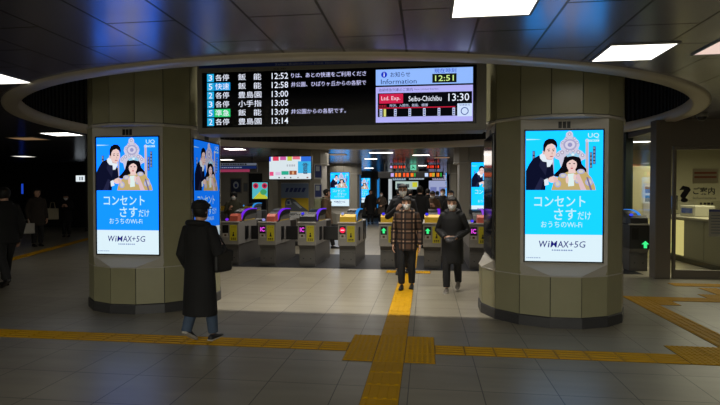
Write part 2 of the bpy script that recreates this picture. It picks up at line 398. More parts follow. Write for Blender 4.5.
column((1.9, 24.9, 0), 3.0, 'column on the far side of the passage behind the crowd', (180,), M_wall)

# ------------------------------------------------------------------ digital poster screens
SW, SH = .90, 1.585
def poster_meshes(bg, kk=1.0):
    """meshes of the picture in local coordinates: x right, z up, facing -y"""
    f = Face((-SW / 2, 0, 0), (1, 0, 0), (0, 0, 1))
    def cv(x, y): return ((x / 6.05 - 3) / 77 * SW, (1 - (y / 6.05 - 3) / 131) * SH)
    class Z:
        def __init__(s): s.b = MB(); s.d = .0006
        def poly(s, pts, rgb): f.poly(s.b, [cv(*p) for p in pts], E(rgb, kk), s.d); s.d += .00025
        def disc(s, x, y, rx, ry, rgb, rot=0): 
            X, Y = cv(x, y); f.disc(s.b, X, Y, rx / 6.05 / 77 * SW, ry / 6.05 / 131 * SH, E(rgb, kk), s.d, 22, R(rot)); s.d += .00025
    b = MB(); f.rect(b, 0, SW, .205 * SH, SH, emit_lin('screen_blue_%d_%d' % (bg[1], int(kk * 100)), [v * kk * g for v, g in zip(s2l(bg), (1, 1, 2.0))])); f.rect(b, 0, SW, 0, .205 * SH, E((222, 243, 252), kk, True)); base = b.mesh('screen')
    z = Z(); LAV, GOLD, SKIN, NAVY = (206, 203, 224), (196, 172, 112), (236, 204, 198), (14, 17, 42)
    z.poly([(22, 66), (70, 67), (118, 70), (70, 72), (22, 73)], (190, 235, 250))
    # throne
    z.poly([(178, 300), (180, 150), (190, 150), (192, 300)], (186, 176, 190)); z.poly([(380, 290), (381, 84), (398, 84), (400, 290)], (196, 184, 190)); z.disc(389, 80, 11, 11, LAV)
    z.poly([(235, 245), (222, 195), (196, 184), (198, 160), (222, 140), (236, 134), (226, 108), (232, 84), (250, 72), (262, 58), (263, 34), (274, 26), (286, 20), (298, 26), (304, 36), (306, 56), (322, 66), (338, 82), (344, 106), (336, 132), (358, 142), (382, 168), (384, 188), (356, 200), (346, 245)], LAV)
    z.disc(287, 104, 40, 34, (168, 166, 204)); z.disc(287, 104, 30, 25, (214, 210, 230)); z.disc(287, 104, 14, 13, (150, 150, 196))
    for x, y, r in ((244, 92, 9), (330, 92, 9), (262, 66, 9), (312, 66, 9), (284, 40, 10), (215, 165, 11), (362, 168, 11), (240, 150, 12), (336, 150, 12), (270, 140, 9), (305, 140, 9)):
        z.disc(x, y, r, r, (172, 166, 190)); z.disc(x, y, r * .5, r * .5, (226, 222, 236))
    # woman
    z.poly([(252, 180), (274, 164), (304, 160), (332, 168), (350, 190), (358, 222), (384, 250), (388, 280), (340, 300), (260, 300), (200, 296), (186, 288), (214, 262), (236, 236), (246, 206)], (13, 11, 18))
    z.poly([(176, 378), (186, 340), (206, 306), (238, 282), (270, 268), (334, 262), (382, 268), (416, 304), (436, 350), (442, 378)], GOLD)
    for x, y, rx, ry in ((246, 290, 24, 15), (352, 266, 24, 15), (402, 330, 24, 22), (214, 340, 20, 22), (330, 318, 16, 20)): z.disc(x, y, rx, ry, (176, 176, 216)); z.disc(x, y, rx * .6, ry * .6, (214, 206, 190))
    z.poly([(320, 286), (342, 280), (386, 378), (352, 378)], (222, 190, 196)); z.poly([(384, 300), (394, 300), (420, 378), (408, 378)], (120, 110, 150))
    z.poly([(280, 250), (318, 250), (322, 275), (276, 275)], SKIN)
    z.disc(297, 224, 31, 40, SKIN); z.poly([(264, 222), (268, 196), (288, 182), (308, 182), (328, 198), (332, 224), (322, 206), (302, 194), (284, 200), (272, 210)], (13, 11, 18))
    for x in (285, 311): z.disc(x, 218, 6, 3, (40, 26, 34))
    z.disc(298, 246, 8, 3.4, (196, 70, 88)); z.disc(298, 233, 3, 4, (214, 176, 170))
    z.poly([(268, 178), (262, 160), (276, 166), (282, 150), (292, 162), (303, 146), (314, 162), (326, 150), (330, 166), (344, 160), (338, 180), (304, 172)], (150, 206, 236)); z.disc(303, 164, 9, 8, (222, 244, 252))
    z.poly([(273, 280), (310, 277), (312, 352), (276, 356)], (222, 240, 236)); z.disc(270, 314, 9, 24, SKIN); z.disc(315, 300, 8, 20, SKIN)
    # man
    z.poly([(20, 378), (20, 262), (40, 220), (64, 186), (104, 164), (150, 190), (184, 226), (190, 286), (160, 318), (142, 326), (138, 378)], NAVY)
    z.poly([(70, 378), (110, 300), (128, 310), (110, 378)], (34, 36, 66)); z.poly([(112, 180), (150, 232), (140, 290), (100, 230)], (30, 32, 60))
    z.poly([(102, 166), (128, 148), (146, 176), (182, 188), (184, 206), (166, 236), (148, 238), (146, 208), (122, 204), (106, 186)], (228, 238, 248))
    z.poly([(132, 150), (184, 160), (176, 196), (146, 192)], (206, 172, 166))
    z.disc(166, 142, 37, 50, SKIN, 0); z.disc(128, 148, 8, 14, (224, 188, 182))
    z.poly([(124, 140), (124, 104), (134, 80), (158, 66), (186, 68), (204, 84), (210, 108), (204, 128), (196, 108), (176, 96), (150, 104), (138, 122), (134, 146)], (12, 11, 16))
    for x in (158, 186): z.poly([(x - 9, 130), (x + 8, 127), (x + 8, 130), (x - 9, 133)], (24, 18, 24)); z.disc(x, 140, 6, 3, (38, 24, 30))
    z.disc(178, 155, 4, 8, (212, 176, 168)); z.disc(174, 174, 11, 3.2, (190, 104, 104))
    z.poly([(130, 316), (152, 306), (160, 344), (134, 352)], (226, 236, 246)); z.disc(184, 314, 30, 19, SKIN, 8)
    for k in range(4): z.disc(196 + 3 * k, 302 + 8 * k, 14, 4, (226, 190, 184), 6)
    art = z.b.mesh('portrait_artwork')
    def U(px, y): return ((px - 525) / 77 * SW, (1 - (y - 131) / 131) * SH)
    b = MB(); WH = E((200, 240, 248), kk)
    def T(bd, s, x0, x1, y0, y1, m, bold=.0, shear=0.): 
        a, c = U(x0, y1), U(x1, y0); f.text(bd, s, a[0], c[0], a[1], c[1], m, .006, bold, shear)
    T(b, 'コンセント', 534, 585, 196.5, 207, WH, .012); T(b, 'さす', 554, 576, 209, 220.5, WH, .012); T(b, 'だけ', 577.5, 590.5, 212, 220, WH, .006)
    T(b, 'おうちのWi-Fi', 541, 582, 221.8, 228, WH, .004); head = b.mesh('headline_lettering')
    b = MB(); T(b, 'UQ', 587, 598, 133.8, 139.2, WH, .01); a, c = U(587, 142.3), U(598, 140.4); f.rect(b, a[0], c[0], a[1], c[1], WH, .005)
    T(b, 'WiMAX', 588, 597, 140.7, 142, E(bg, kk), .0064, .01); logo = b.mesh('logo_lettering')
    b = MB(); NV = E((26, 28, 120), kk); T(b, 'W', 539, 547.6, 241.5, 248, NV, .012, .12); T(b, 'i', 548, 550, 241.5, 248, NV, .012, .12); T(b, 'M', 550.6, 557.4, 241.5, 248, NV, .003, .12); T(b, 'A', 557.6, 563.2, 241.5, 248, NV, .010, .12); T(b, 'X', 563, 569, 241.5, 248, NV, .010, .12); T(b, '+5G', 569, 585.5, 241.5, 248, NV, .0, .12)
    a, c = U(552, 251.4), U(573, 250.2); f.dashes(b, a[0], c[0], a[1], c[1], E((120, 140, 190)), .006, 9); a, c = U(526.5, 259.2), U(541, 258.2); f.dashes(b, a[0], c[0], a[1], c[1], E((150, 170, 205)), .006, 8); cap = b.mesh('product_lettering')
    strips = []
    for x, y0, y1, s in ((68, 140, 275, '無線で快適'), (412, 150, 245, '工事不要'), (432, 115, 222, 'すぐ使える')):
        b = MB(); A, B = cv(x - 8, y1), cv(x + 8, y0); f.rect(b, A[0], B[0], A[1], B[1], E((18, 18, 34)), .0052)
        n = len(s)
        for i, ch in enumerate(s):
            h = (y1 - y0) / n; P0 = cv(x - 5.5, y0 + h * (i + 1) - 3); P1 = cv(x + 5.5, y0 + h * i + 3)
            f.dashes(b, P0[0], P1[0], P0[1], P1[1], E((150, 168, 190)), .006, 2)
        strips.append(('caption_strip', b.mesh('caption_strip')))
    return base, [('portrait_artwork', art), ('headline_lettering', head), ('logo_lettering', logo), ('product_lettering', cap)] + strips
P_CYAN = poster_meshes((24, 216, 248)); P_BLUE = poster_meshes((22, 154, 248)); P_DIM = poster_meshes((24, 140, 214), .55)  # dim copy has the falloff of a slanted view put into its colours
def link(name, me, parent): o = bpy.data.objects.new(name, me); COL.objects.link(o); o.parent = parent; return o
def digital_poster(loc, ang, label, pm, z0=.79):
    t = thing('digital_poster', label, 'digital poster', (loc[0], loc[1], z0), R(ang), 'poster screens on the columns')
    b = MB(); h = SW / 2
    for a in ((-h - .016, -h, -.016, SH + .016), (h, h + .016, -.016, SH + .016), (-h, h, -.016, 0), (-h, h, SH, SH + .016)): b.box(a[0], a[1], -.012, .0, a[2], a[3], M_bezel)
    b.box(-h, h, -.004, 0, 0, SH, M_bezel); b.build('bezel', t)
    s = link('screen', pm[0], t); s.location = (0, -.005, 0)
    for n, me in pm[1]: link(n, me, s)
    return t
DD = RC * math.cos(R(33.75)) + .013
digital_poster((LC[0], LC[1] - DD), 0, 'large blue poster screen facing the viewer on the dark hall side column', P_BLUE)
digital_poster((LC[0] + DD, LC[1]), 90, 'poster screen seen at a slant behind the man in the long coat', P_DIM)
digital_poster((RCn[0] - .005, RCn[1] - DD), 0, 'large cyan poster screen facing the viewer on the column by the service room', P_CYAN)
# screen on the inner side of that column shows only a dark slanted face from here
t = thing('dark_display', 'dark switched display on the inner side of the column by the service room', 'display', (RCn[0] - DD, RCn[1], .79), R(-90))
b = MB(); b.box(-.47, .47, -.03, 0, -.02, SH + .02, M_bezel, .008); b.build('bezel', t)
b = MB(); b.box(-.45, .45, -.033, -.0305, 0, SH, mat('dark_glass', (14, 18, 30), .08)); b.build('screen', t)
digital_poster((1.77, 16.25 - RC - .01), 0, 'cyan poster screen behind the gates half hidden by the near column', P_CYAN, .93)
digital_poster((-4.05, 24.9 - RC - .01), 0, 'small blue poster screen beside the man with the backpack', P_CYAN, 1.0)
digital_poster((-4.05, 34.0 - RC - .01), 0, 'farthest small blue poster screen behind the two standing silhouettes', P_CYAN, 1.0)
digital_poster((1.9 - RC - .01, 24.9), -90, 'edge-on blue screen on the far passage column', P_CYAN, 1.0)

# ------------------------------------------------------------------ departure board
t = thing('departure_board', 'wide hanging departure board with black train list and blue information screen', 'departure board', (0, 6.5, 0))
f = Face((0, 0, 0), (1, 0, 0), (0, 0, 1))
X0, X1, Z0, Z1 = -3.02, .74, 2.40, 3.32
b = MB(); b.box(X0, X1, .03, .40, Z0, Z1, M_case, .012)
for a in ((X0, -2.955, Z0 + .03, Z1), (.62, X1, Z0 + .03, Z1), (-2.955, .62, Z0 + .03, 2.485), (-2.955, .62, 3.215, Z1)): b.box(a[0], a[1], 0, .03, a[2], a[3], M_case)
b.box(X0 + .02, X1 - .02, -.015, .06, Z0, Z0 + .035, M_case, .006)
b.build('casing', t)
b = MB(); 
for x in (-2.4, .15): b.box(x - .03, x + .03, .17, .23, Z1, 4.5, M_slat)
for i_, x in enumerate((-2.4, .15)):
    b = MB(); b.box(x - .03, x + .03, .17, .23, Z1, 4.5, M_slat); b.build('hanger', t)
b = MB(); b.box(-2.99, .70, -.004, .0, 3.27, 3.315, mat('header_blue', (24, 52, 140), .4)); o = b.build('header_strip', t)
b = MB(); LT = mat('pale_lettering', (150, 160, 190), .5); f.text(b, 'Seibu Ikebukuro Line Ikebukuro Station', -1.95, -.75, 3.28, 3.305, LT, .0055); f.dashes(b, -.45, .3, 3.285, 3.302, LT, .0055, 9); b.build('header_lettering', o)
b = MB(); f.text(b, 'のりば', -2.86, -2.72, 3.222, 3.245, M_seam, .002); f.text(b, '行先', -2.4, -2.2, 3.222, 3.245, M_seam, .002); f.text(b, '発車', -1.98, -1.8, 3.222, 3.245, M_seam, .002); b.build('column_heading', t)
b = MB(); b.box(-2.955, .62, .012, .03, 2.485, 3.215, mat('board_black', (6, 7, 11), .15)); scr = b.build('screen', t)
WT = E((235, 240, 255), 1.0)
rows = [('3', '各停', None, '飯  能', '12:52', 'りは、あとの快速をご利用くださ'), ('5', '快速', (20, 150, 220), '飯  能', '12:58', '井公園、ひばりヶ丘からの各駅で'),
        ('2', '各停', None, '豊島園', '13:00', None), ('3', '各停', None, '小手指', '13:05', None),
        ('5', '準急', (40, 200, 110), '飯  能', '13:09', '井公園からの各駅です。'), ('2', '各停', None, '豊島園', '13:14', None)]
for i, (n, ty, tc, ds, tm, nt_) in enumerate(rows):
    zc = 3.145 - .1165 * i; h = .042; b = MB(); fr = Face((0, .012, 0), (1, 0, 0), (0, 0, 1))
    dr = MB(); dr.box(-2.95, -.66, .0095, .0118, zc - .056, zc + .056, mat('board_black', (6, 7, 11), .15)); rw = dr.build('train_row', scr)
    def piece(name, *draw):
        q = MB()
        for d_ in draw: d_(q)
        q.build(name, t)
    piece('platform_number', lambda q: fr.rect(q, -2.885, -2.79, zc - .052, zc + .052, E((36, 172, 226)), .003), lambda q: fr.text(q, n, -2.862, -2.812, zc - .038, zc + .038, WT, .005, .004))
    sv = [lambda q: fr.text(q, ty, -2.77, -2.58, zc - h, zc + h, WT, .005, .003)]
    if tc: sv.insert(0, lambda q: fr.rect(q, -2.785, -2.565, zc - .052, zc + .052, E(tc), .003))
    piece('service_name', *sv)
    if '  ' in ds:
        a, c = ds.split('  '); piece('destination_name', lambda q: fr.text(q, a, -2.455, -2.35, zc - h, zc + h, WT, .005, .003), lambda q: fr.text(q, c, -2.245, -2.14, zc - h, zc + h, WT, .005, .003))
    else: piece('destination_name', lambda q: fr.text(q, ds, -2.455, -2.14, zc - h, zc + h, WT, .005, .003))
    piece('departure_time', lambda q: fr.text(q, tm, -2.0, -1.78, zc - h * .95, zc + h * .95, WT, .005, .003))
    if nt_: piece('scrolling_notice', lambda q: fr.text(q, nt_, -1.74, -.76 if len(nt_) > 12 else -1.02, zc - .032, zc + .032, E((206, 206, 250)), .005, .004))
# information screen
fi = Face((0, .012, 0), (1, 0, 0), (0, 0, 1))
b = MB(); b.box(-.65, .60, .008, .0118, 2.50, 3.205, mat('board_black', (6, 7, 11), .15)); inf = b.build('information_screen', t)
b = MB(); fi.rect(b, -.635, .575, 2.985, 3.185, E((146, 186, 255), 1, True), .0055); BL = E((20, 50, 200)); DK = E((24, 44, 110))
fi.disc(b, -.53, 3.12, .038, .038, BL, .007); fi.text(b, 'i', -.537, -.523, 3.095, 3.145, E((235, 240, 255)), .008, .02)
fi.text(b, 'お知らせ', -.45, -.20, 3.085, 3.15, DK, .007, .004); fi.text(b, 'Information', -.57, -.12, 3.0, 3.06, DK, .007, .002)
fi.text(b, '現在時刻', .10, .37, 3.122, 3.178, BL, .007, .003)
fi.rect(b, .075, .375, 3.0, 3.112, E((20, 26, 20)), .007); fi.text(b, '12:51', .11, .34, 3.02, 3.092, E((214, 250, 150)), .0085, .003)
b.build('information_banner', t)
b = MB(); LV = E((178, 176, 246), 1, True)
fi.rect(b, -.635, .575, 2.515, 2.965, LV, .0055); fi.rect(b, -.61, .565, 2.585, 2.885, E((8, 9, 14)), .007)
fi.text(b, '池袋特急列車のご案内', -.60, -.17, 2.905, 2.945, E((60, 60, 120)), .007); fi.text(b, 'Next Limited Express', -.15, .15, 2.91, 2.935, E((90, 90, 150)), .007)
fi.rect(b, -.59, -.29, 2.755, 2.875, E((206, 32, 74)), .0085); fi.text(b, 'Ltd. Exp.', -.565, -.325, 2.78, 2.845, E((250, 220, 232)), .010, .004)
fi.text(b, 'Seibu-Chichibu', -.22, .19, 2.775, 2.84, WT, .0085, .004); fi.text(b, '13:30', .275, .53, 2.768, 2.862, WT, .0085, .002)
fi.text(b, '停車駅', -.60, -.50, 2.71, 2.738, E((200, 40, 60)), .0085); fi.text(b, '所沢、入間市、飯能、横瀬', -.46, .02, 2.708, 2.745, E((200, 210, 240)), .0085)
fi.rect(b, -.60, .36, 2.69, 2.703, E((190, 30, 60)), .0085)
for k in range(6):
    x = -.585 + .182 * k; fi.rect(b, x, x + .032, 2.59, 2.685, E((206, 216, 246)), .0085)
    for j in range(3): fi.rect(b, x + .006, x + .026, 2.60 + .028 * j, 2.618 + .028 * j, E((80, 90, 150)), .010)
fi.rect(b, -.535, -.505, 2.59, 2.685, E((214, 214, 120)), .0085)
fi.rect(b, .385, .565, 2.575, 2.735, E((206, 224, 252)), .010); fi.text(b, '空席状況', .41, .54, 2.705, 2.728, E((70, 90, 170)), .012)
n = 26; ring = [(.475 + r_ * math.cos(2 * math.pi * i / n), 2.64 + r_ * math.sin(2 * math.pi * i / n)) for r_ in (.038, .048) for i in range(n)]
b.add([fi.p(x, y, .012) for x, y in ring], [[i, (i + 1) % n, n + (i + 1) % n, n + i] for i in range(n)], E((30, 60, 150)))
b.build('express_notice', t)

# ------------------------------------------------------------------ ticket gates
PUR, CYN, BLU = (120, 40, 230), (50, 150, 235), (40, 70, 240)
def arrow(f, b, x, y, s, m, d):
    f.poly(b, [(x - s, y + .05 * s), (x, y + s), (x + s, y + .05 * s), (x + .42 * s, y + .05 * s), (x + .42 * s, y - s), (x - .42 * s, y - s), (x - .42 * s, y + .05 * s)], m, d)
def gate(x, y, label, bar, icon, reader, lamp, flap, body=M_steel):
    t = thing('ticket_gate', label, 'ticket gate', (x, y, 0), 0, 'ticket gates in a line')
    h = .2
    b = MB(); b.prism([(.07, 0), (.07, .38), (.0, .47), (1.86, .47), (1.79, .38), (1.79, 0)], 'x', -h + .02, h - .02, M_dsteel); b.build('pedestal', t)
    b = MB(); b.prism([(.0, .47), (.0, .93), (.035, .965), (1.82, .965), (1.86, .93), (1.86, .47)], 'x', -h, h, body)
    b.build('cabinet', t)
    b = MB(); b.box(-.16, .16, .05, .068, .06, .34, M_dsteel)
    for k in (-.08, .08): b.box(k - .012, k + .012, .045, .05, .16, .18, M_black)
    b.build('service_panel', t)
    b = MB(); b.box(-h - .012, h + .012, -.012, .05, .955, .985, mat('pale_rim', (186, 182, 176), .35, .3), .006); b.build('front_rim', t)
    f = Face((0, -.002, 0), (1, 0, 0), (0, 0, 1))
    b = MB(); f.slab(b, -.17, -.03, .66, .90, M_black, 0, .008); p = b.build('indicator', t)
    b = MB()
    if icon == 'ic':
        m = E((214, 70, 214), 1.3); f.text(b, 'IC', -.15, -.05, .765, .865, m, .010, .03)
    elif icon == 'stop':
        m = E((240, 30, 70), 1.2); f.disc(b, -.1, .81, .062, .062, m, .010); f.rect(b, -.14, -.06, .80, .822, E((255, 214, 222)), .0115)
    elif icon == 'go':
        arrow(f, b, -.1, .81, .058, E((60, 230, 130), 1.2), .010)
    if b.v: b.build('lit_symbol', p)
    if body is M_steel:
        b = MB(); f.slab(b, -.165, -.035, .63, .72, mat('sticker_grey', (176, 172, 164), .5), 0, .010); f.rect(b, -.125, -.075, .655, .70, mat('sticker_brown', (84, 52, 24), .5), .0115); b.build('card_sticker', t)
        b = MB(); YS = mat('sticker_yellow', (198, 186, 30), .5); f.slab(b, .0, .165, .555, .905, YS, 0, .006)
        f.disc(b, .085, .73, .016, .016, M_black, .0075); f.poly(b, [(.06, .655), (.11, .655), (.10, .71), (.07, .71)], M_black, .0075)
        for k in range(3): f.rect(b, .03 + .04 * k, .06 + .04 * k, .60, .62, M_black, .0075); f.rect(b, .03 + .04 * k, .06 + .04 * k, .575, .59, M_black, .0075)
        for k in range(3): f.disc(b, .045 + .04 * k, .86, .009, .009, mat('sticker_olive', (150, 130, 20), .5), .0075)
        b.build('notice_sticker', t)
    # card reader block on the near top
    b = MB(); b.prism([(.03, .985), (.05, 1.10), (.13, 1.15), (.26, 1.15), (.30, .985)], 'x', -.02 if reader == 'salmon' else -.17, .17, mat('reader_' + reader, {'salmon': (196, 96, 78), 'yellow': (206, 168, 30), 'black': (30, 30, 34)}[reader], .4)); b.build('card_reader', t)
    b = MB(); b.ball((-.12, .14, 1.165 if reader != 'salmon' else 1.02), (.035, .06, .03), E(lamp, .9)); b.build('signal_lamp', t)
    # arched hood with light bar
    out = [(.30, 1.02), (.38, 1.12), (.50, 1.185), (.66, 1.225), (.86, 1.245), (1.08, 1.245), (1.34, 1.235)]
    inn = [(1.34, 1.12), (1.08, 1.135), (.86, 1.13), (.66, 1.11), (.50, 1.07), (.40, .97), (.30, .965)]
    b = MB(); b.prism(out + inn, 'x', -.085, .17, M_black); hd = b.build('hood', t)
    b = MB(); rs = []
    for yy, zz in out: rs.append([(.12, yy, zz - .012), (.178, yy, zz - .012), (.178, yy, zz + .012), (.12, yy, zz + .012)])
    b.rings(rs, E(bar, .9, False), smooth=False); b.build('light_bar', hd)
    b = MB(); b.prism([(.50, .965), (.56, 1.05), (.70, 1.10), (1.30, 1.11), (1.34, .965)], 'x', -.06, .16, M_dsteel); b.build('hood_base', t)
    b = MB(); b.box(h - .004, h + .006, .35, 1.1, .985, 1.0, mat('ticket_slot_yellow', (200, 170, 40), .5)); b.build('slot_rim', t)
    b = MB(); b.box(h - .002, h + .018, .42, .62, .55, .86, M_black, .005); b.build('sensor_panel', t); b = MB(); b.box(h - .002, h + .014, 1.25, 1.75, .5, .95, M_black, .005); b.build('side_panel', t)
    if flap:
        b = MB(); b.box(h + .01, h + .43, .80, .84, .52, .84, M_black, .012); b.build('flap', t)
    return t
G = [(-4.36, PUR, None, 'salmon', PUR, 1, 'ticket gate partly hidden behind the man in the long coat'),
     (-3.50, PUR, 'ic', 'salmon', (150, 150, 220), 1, 'ticket gate with purple hood light and pink symbol, second from the dark hall'),
     (-2.60, (110, 60, 240), 'ic', 'black', (70, 60, 250), 1, 'ticket gate with pink symbol in front of the backpack carrier'),
     (-1.70, CYN, 'stop', 'yellow', (160, 170, 220), 0, 'ticket gate showing a red no-entry symbol'),
     (-.80, CYN, 'go', 'yellow', (70, 60, 250), 0, 'ticket gate with green arrow beside the plaid jacket'),
     (.14, PUR, 'go', 'yellow', (70, 60, 250), 0, 'ticket gate with green arrow between the two walkers'),
     (1.10, (150, 80, 230), 'ic', 'salmon', (80, 60, 240), 0, 'ticket gate with pink symbol next to the near column'),
     (2.10, PUR, 'ic', 'salmon', (80, 60, 240), 0, 'ticket gate behind the column by the service room')]
for x, bar, icon, rd, lp, fl_, lab in G: gate(x, 11.0, lab, bar, icon, rd, lp, fl_)
gate(4.38, 11.2, 'dark ticket gate with green arrow beside the service room glass', (60, 140, 240), None, 'black', (60, 80, 250), 0, mat('gate_black', (40, 40, 42), .4))
# its arrow sits on the front edge
for i, (x, bar) in enumerate(((-8.2, PUR), (-7.3, PUR), (-6.4, CYN))):
    gate(x, 17.6, ('far ticket gate at the outer end below the dark wall posters', 'far ticket gate behind the man in the dark hat', 'far ticket gate with a bright hood by the small coloured screen')[i], bar, None, 'yellow', bar, 0, M_dsteel)
f = Face((4.38, 11.19, 0), (1, 0, 0), (0, 0, 1)); b = MB(); arrow(f, b, .10, .56, .075, E((60, 230, 130), 1.2), .012)
o = b.build('lit_symbol'); o.parent = [q for q in bpy.data.objects if q.get('label', '').startswith('dark ticket gate with green')][0]; o.matrix_parent_inverse = Matrix.Translation((-4.38, -11.2, 0))

# ------------------------------------------------------------------ things behind the gates
# television on the far column
t = thing('television', 'wall television with bright colourful menu hanging on the far column', 'television', (-3.97, 14.7, 2.0))
b = MB(); b.box(-.66, .66, 0, .07, 0, .72, M_black, .012); b.build('casing', t)
b = MB(); b.box(-.15, .15, .07, .62, .3, .5, M_black); b.build('bracket', t)
f = Face((0, -.001, 0), (1, 0, 0), (0, 0, 1)); b = MB(); f.rect(b, -.63, .63, .03, .69, E((228, 240, 246), .9, True), .0); s = b.build('screen', t)
b = MB()
for x0, x1, y0, y1, c in ((-.63, -.58, .6, .75, (60, 80, 200)), (-.52, -.34, .62, .75, (220, 60, 90)), (-.30, -.12, .64, .75, (200, 90, 160)), (-.08, .06, .62, .75, (190, 200, 60)), (.08, .30, .66, .75, (230, 110, 130)), (.33, .63, .58, .75, (50, 110, 220)),
                         (.24, .63, .22, .6, (60, 180, 230)), (.40, .52, .20, .55, (60, 66, 90)), (.36, .56, .46, .52, (40, 50, 80)), (-.62, -.50, .14, .27, (230, 80, 130)), (-.44, -.28, .16, .26, (214, 190, 220)), (-.26, -.04, .17, .29, (40, 170, 140)), (-.02, .20, .17, .30, (150, 80, 50)), (.06, .12, .18, .28, (240, 190, 140)),
                         (-.35, -.31, .06, .1, (60, 60, 70)), (-.18, -.14, .06, .1, (60, 60, 70)), (.0, .04, .06, .1, (60, 60, 70)), (.22, .26, .06, .1, (150, 150, 150)), (.5, .55, .06, .1, (120, 80, 70))):
    f.rect(b, x0, x1, y0 * .92, y1 * .92, E(c), .003)
f.dashes(b, -.1, .18, .40, .46, E((180, 186, 196)), .003, 4); b.build('menu_picture', s)
# train poster under the television
def paper(name, label, cat, loc, ang, w, h, painter, base):
    t = thing(name, label, cat, loc, R(ang)); b = MB(); b.box(-w / 2, w / 2, -.004, 0, 0, h, base); b.build('sheet', t)
    f = Face((-w / 2, -.005, 0), (1, 0, 0), (0, 0, 1)); b = MB(); painter(f, b); 
    if b.v: b.build('print', t)
    return t
def pt_train(f, b):
    Y_, Gy, Bl, Nv = mat('print_yellow', (206, 176, 40), .5), mat('print_grey', (90, 96, 104), .5), mat('print_pale', (170, 180, 190), .5), mat('print_navy', (34, 52, 120), .5)
    f.rect(b, .0, .86, .20, .62, Y_, .001); f.rect(b, .0, .86, .62, 1.07, mat('print_sky', (120, 140, 176), .5), .0005); f.dashes(b, .12, .76, .80, .93, Nv, .002, 5, .4); f.dashes(b, .06, .8, .10, .12, Gy, .002, 9)
    f.poly(b, [(.12, .22), (.12, .50), (.17, .60), (.30, .62), (.44, .56), (.60, .40), (.84, .24), (.84, .20)], Gy, .002)
    f.poly(b, [(.16, .40), (.18, .54), (.28, .57), (.33, .42)], Bl, .003); f.rect(b, .19, .27, .43, .52, Nv, .004)
    f.poly(b, [(.36, .50), (.46, .50), (.66, .32), (.60, .30)], Bl, .003)
    for k in range(3): f.rect(b, .06, .5 - .1 * k, .14 - .05 * k, .16 - .05 * k, Gy, .002)
paper('train_poster', 'yellow and white train poster below the television', 'poster', (-3.99, 15.33, .85), 0, .86, 1.08, pt_train, mat('poster_paper_white', (236, 238, 240), .5))
def pt_blue(f, b):
    f.rect(b, .03, .27, .05, .43, mat('print_navy', (34, 52, 120), .5), .001); f.rect(b, .06, .2, .25, .4, mat('print_pale', (170, 180, 190), .5), .002)
for zz, lab in ((2.05, 'small blue poster up on the side face of the television column'), (1.45, 'small blue poster lower on the side face of the television column')):
    paper('small_poster', lab, 'poster', (-4.05 + .72, 16.25 - .60, zz), 45, .3, .46, pt_blue, mat('poster_paper', (190, 192, 194), .5))
def pt_dark(f, b):
    f.rect(b, .05, .5, .06, .64, mat('print_dark_blue', (34, 44, 74), .5), .001); f.disc(b, .28, .38, .13, .16, mat('print_pale', (170, 180, 190), .5), .002); f.disc(b, .28, .36, .07, .09, mat('print_navy', (34, 52, 120), .5), .003)
paper('wall_poster', 'dark blue framed poster on the wall above the man in the hat', 'poster', (-8.5, 22.19, 1.6), 0, .55, .7, pt_dark, M_frame)
paper('wall_poster', 'small dark notice beside the dark blue poster', 'poster', (-8.02, 22.19, 1.68), 0, .26, .4, lambda f, b: f.rect(b, .03, .23, .04, .36, mat('print_grey', (90, 96, 104), .5), .001), M_frame)
t = thing('advert_screen', 'small coloured screen with red circles beside the television column', 'screen', (-6.85, 20.6, 1.38))
b = MB(); b.box(-.36, .36, 0, .08, -.04, .72, M_black); b.box(-.25, .25, .02, .3, -1.38, -.04, M_black); b.build('casing', t)
f = Face((0, -.002, 0), (1, 0, 0), (0, 0, 1)); b = MB(); f.rect(b, -.33, .33, 0, .68, E((90, 200, 214), .8, True)); s = b.build('screen', t)
b = MB(); 
for x, y in ((-.18, .54), (.2, .54)): f.disc(b, x, y, .12, .12, E((214, 50, 90), .8), .002); f.disc(b, x, y, .06, .06, E((110, 30, 60), .8), .003)
f.poly(b, [(-.3, .0), (.0, .3), (.32, .08), (.32, 0)], E((206, 210, 60), .8), .002); f.disc(b, .15, .28, .14, .12, E((70, 170, 110), .8), .003); b.build('picture', s)
t = thing('painted_doorway', 'flat dark panel for the shaded doorway beside the small coloured screen', 'doorway', (-7.62, 22.18, 0)); b = MB(); b.box(-.28, .35, 0, .02, 0, 2.5, M_slatb); b.build('opening_shade', t); b = MB(); b.box(-.32, -.28, -.03, .02, 0, 2.54, M_case); b.build('frame', t)  # thin black sheet painted as the shade inside the doorway
# hanging banner sign
t = thing('hanging_sign', 'long hanging banner sign in blue and pink over the left gates', 'sign', (-7.6, 19.5, 2.45))
b = MB(); b.box(-1.0, 1.0, 0, .1, 0, .36, M_case); b.build('panel', t)
f = Face((0, -.002, 0), (1, 0, 0), (0, 0, 1)); b = MB(); f.rect(b, -.98, .98, .13, .24, E((30, 50, 110), .5)); f.rect(b, -.98, .7, .0, .11, E((190, 70, 110), .5)); f.rect(b, -.98, .98, .26, .35, E((150, 160, 180), .35)); b.build('colour_band', t)
b = MB(); f.dashes(b, -.5, .6, .275, .335, M_seam, .003, 11); f.dashes(b, -.8, .4, .16, .2, E((170, 180, 210), .5), .003, 14); b.build('sign_lettering', t)
b = MB(); b.box(-.8, -.77, .03, .06, .36, .55, M_slat); b.build('hanger', t); b = MB(); b.box(.77, .8, .03, .06, .36, .55, M_slat); b.build('hanger', t)
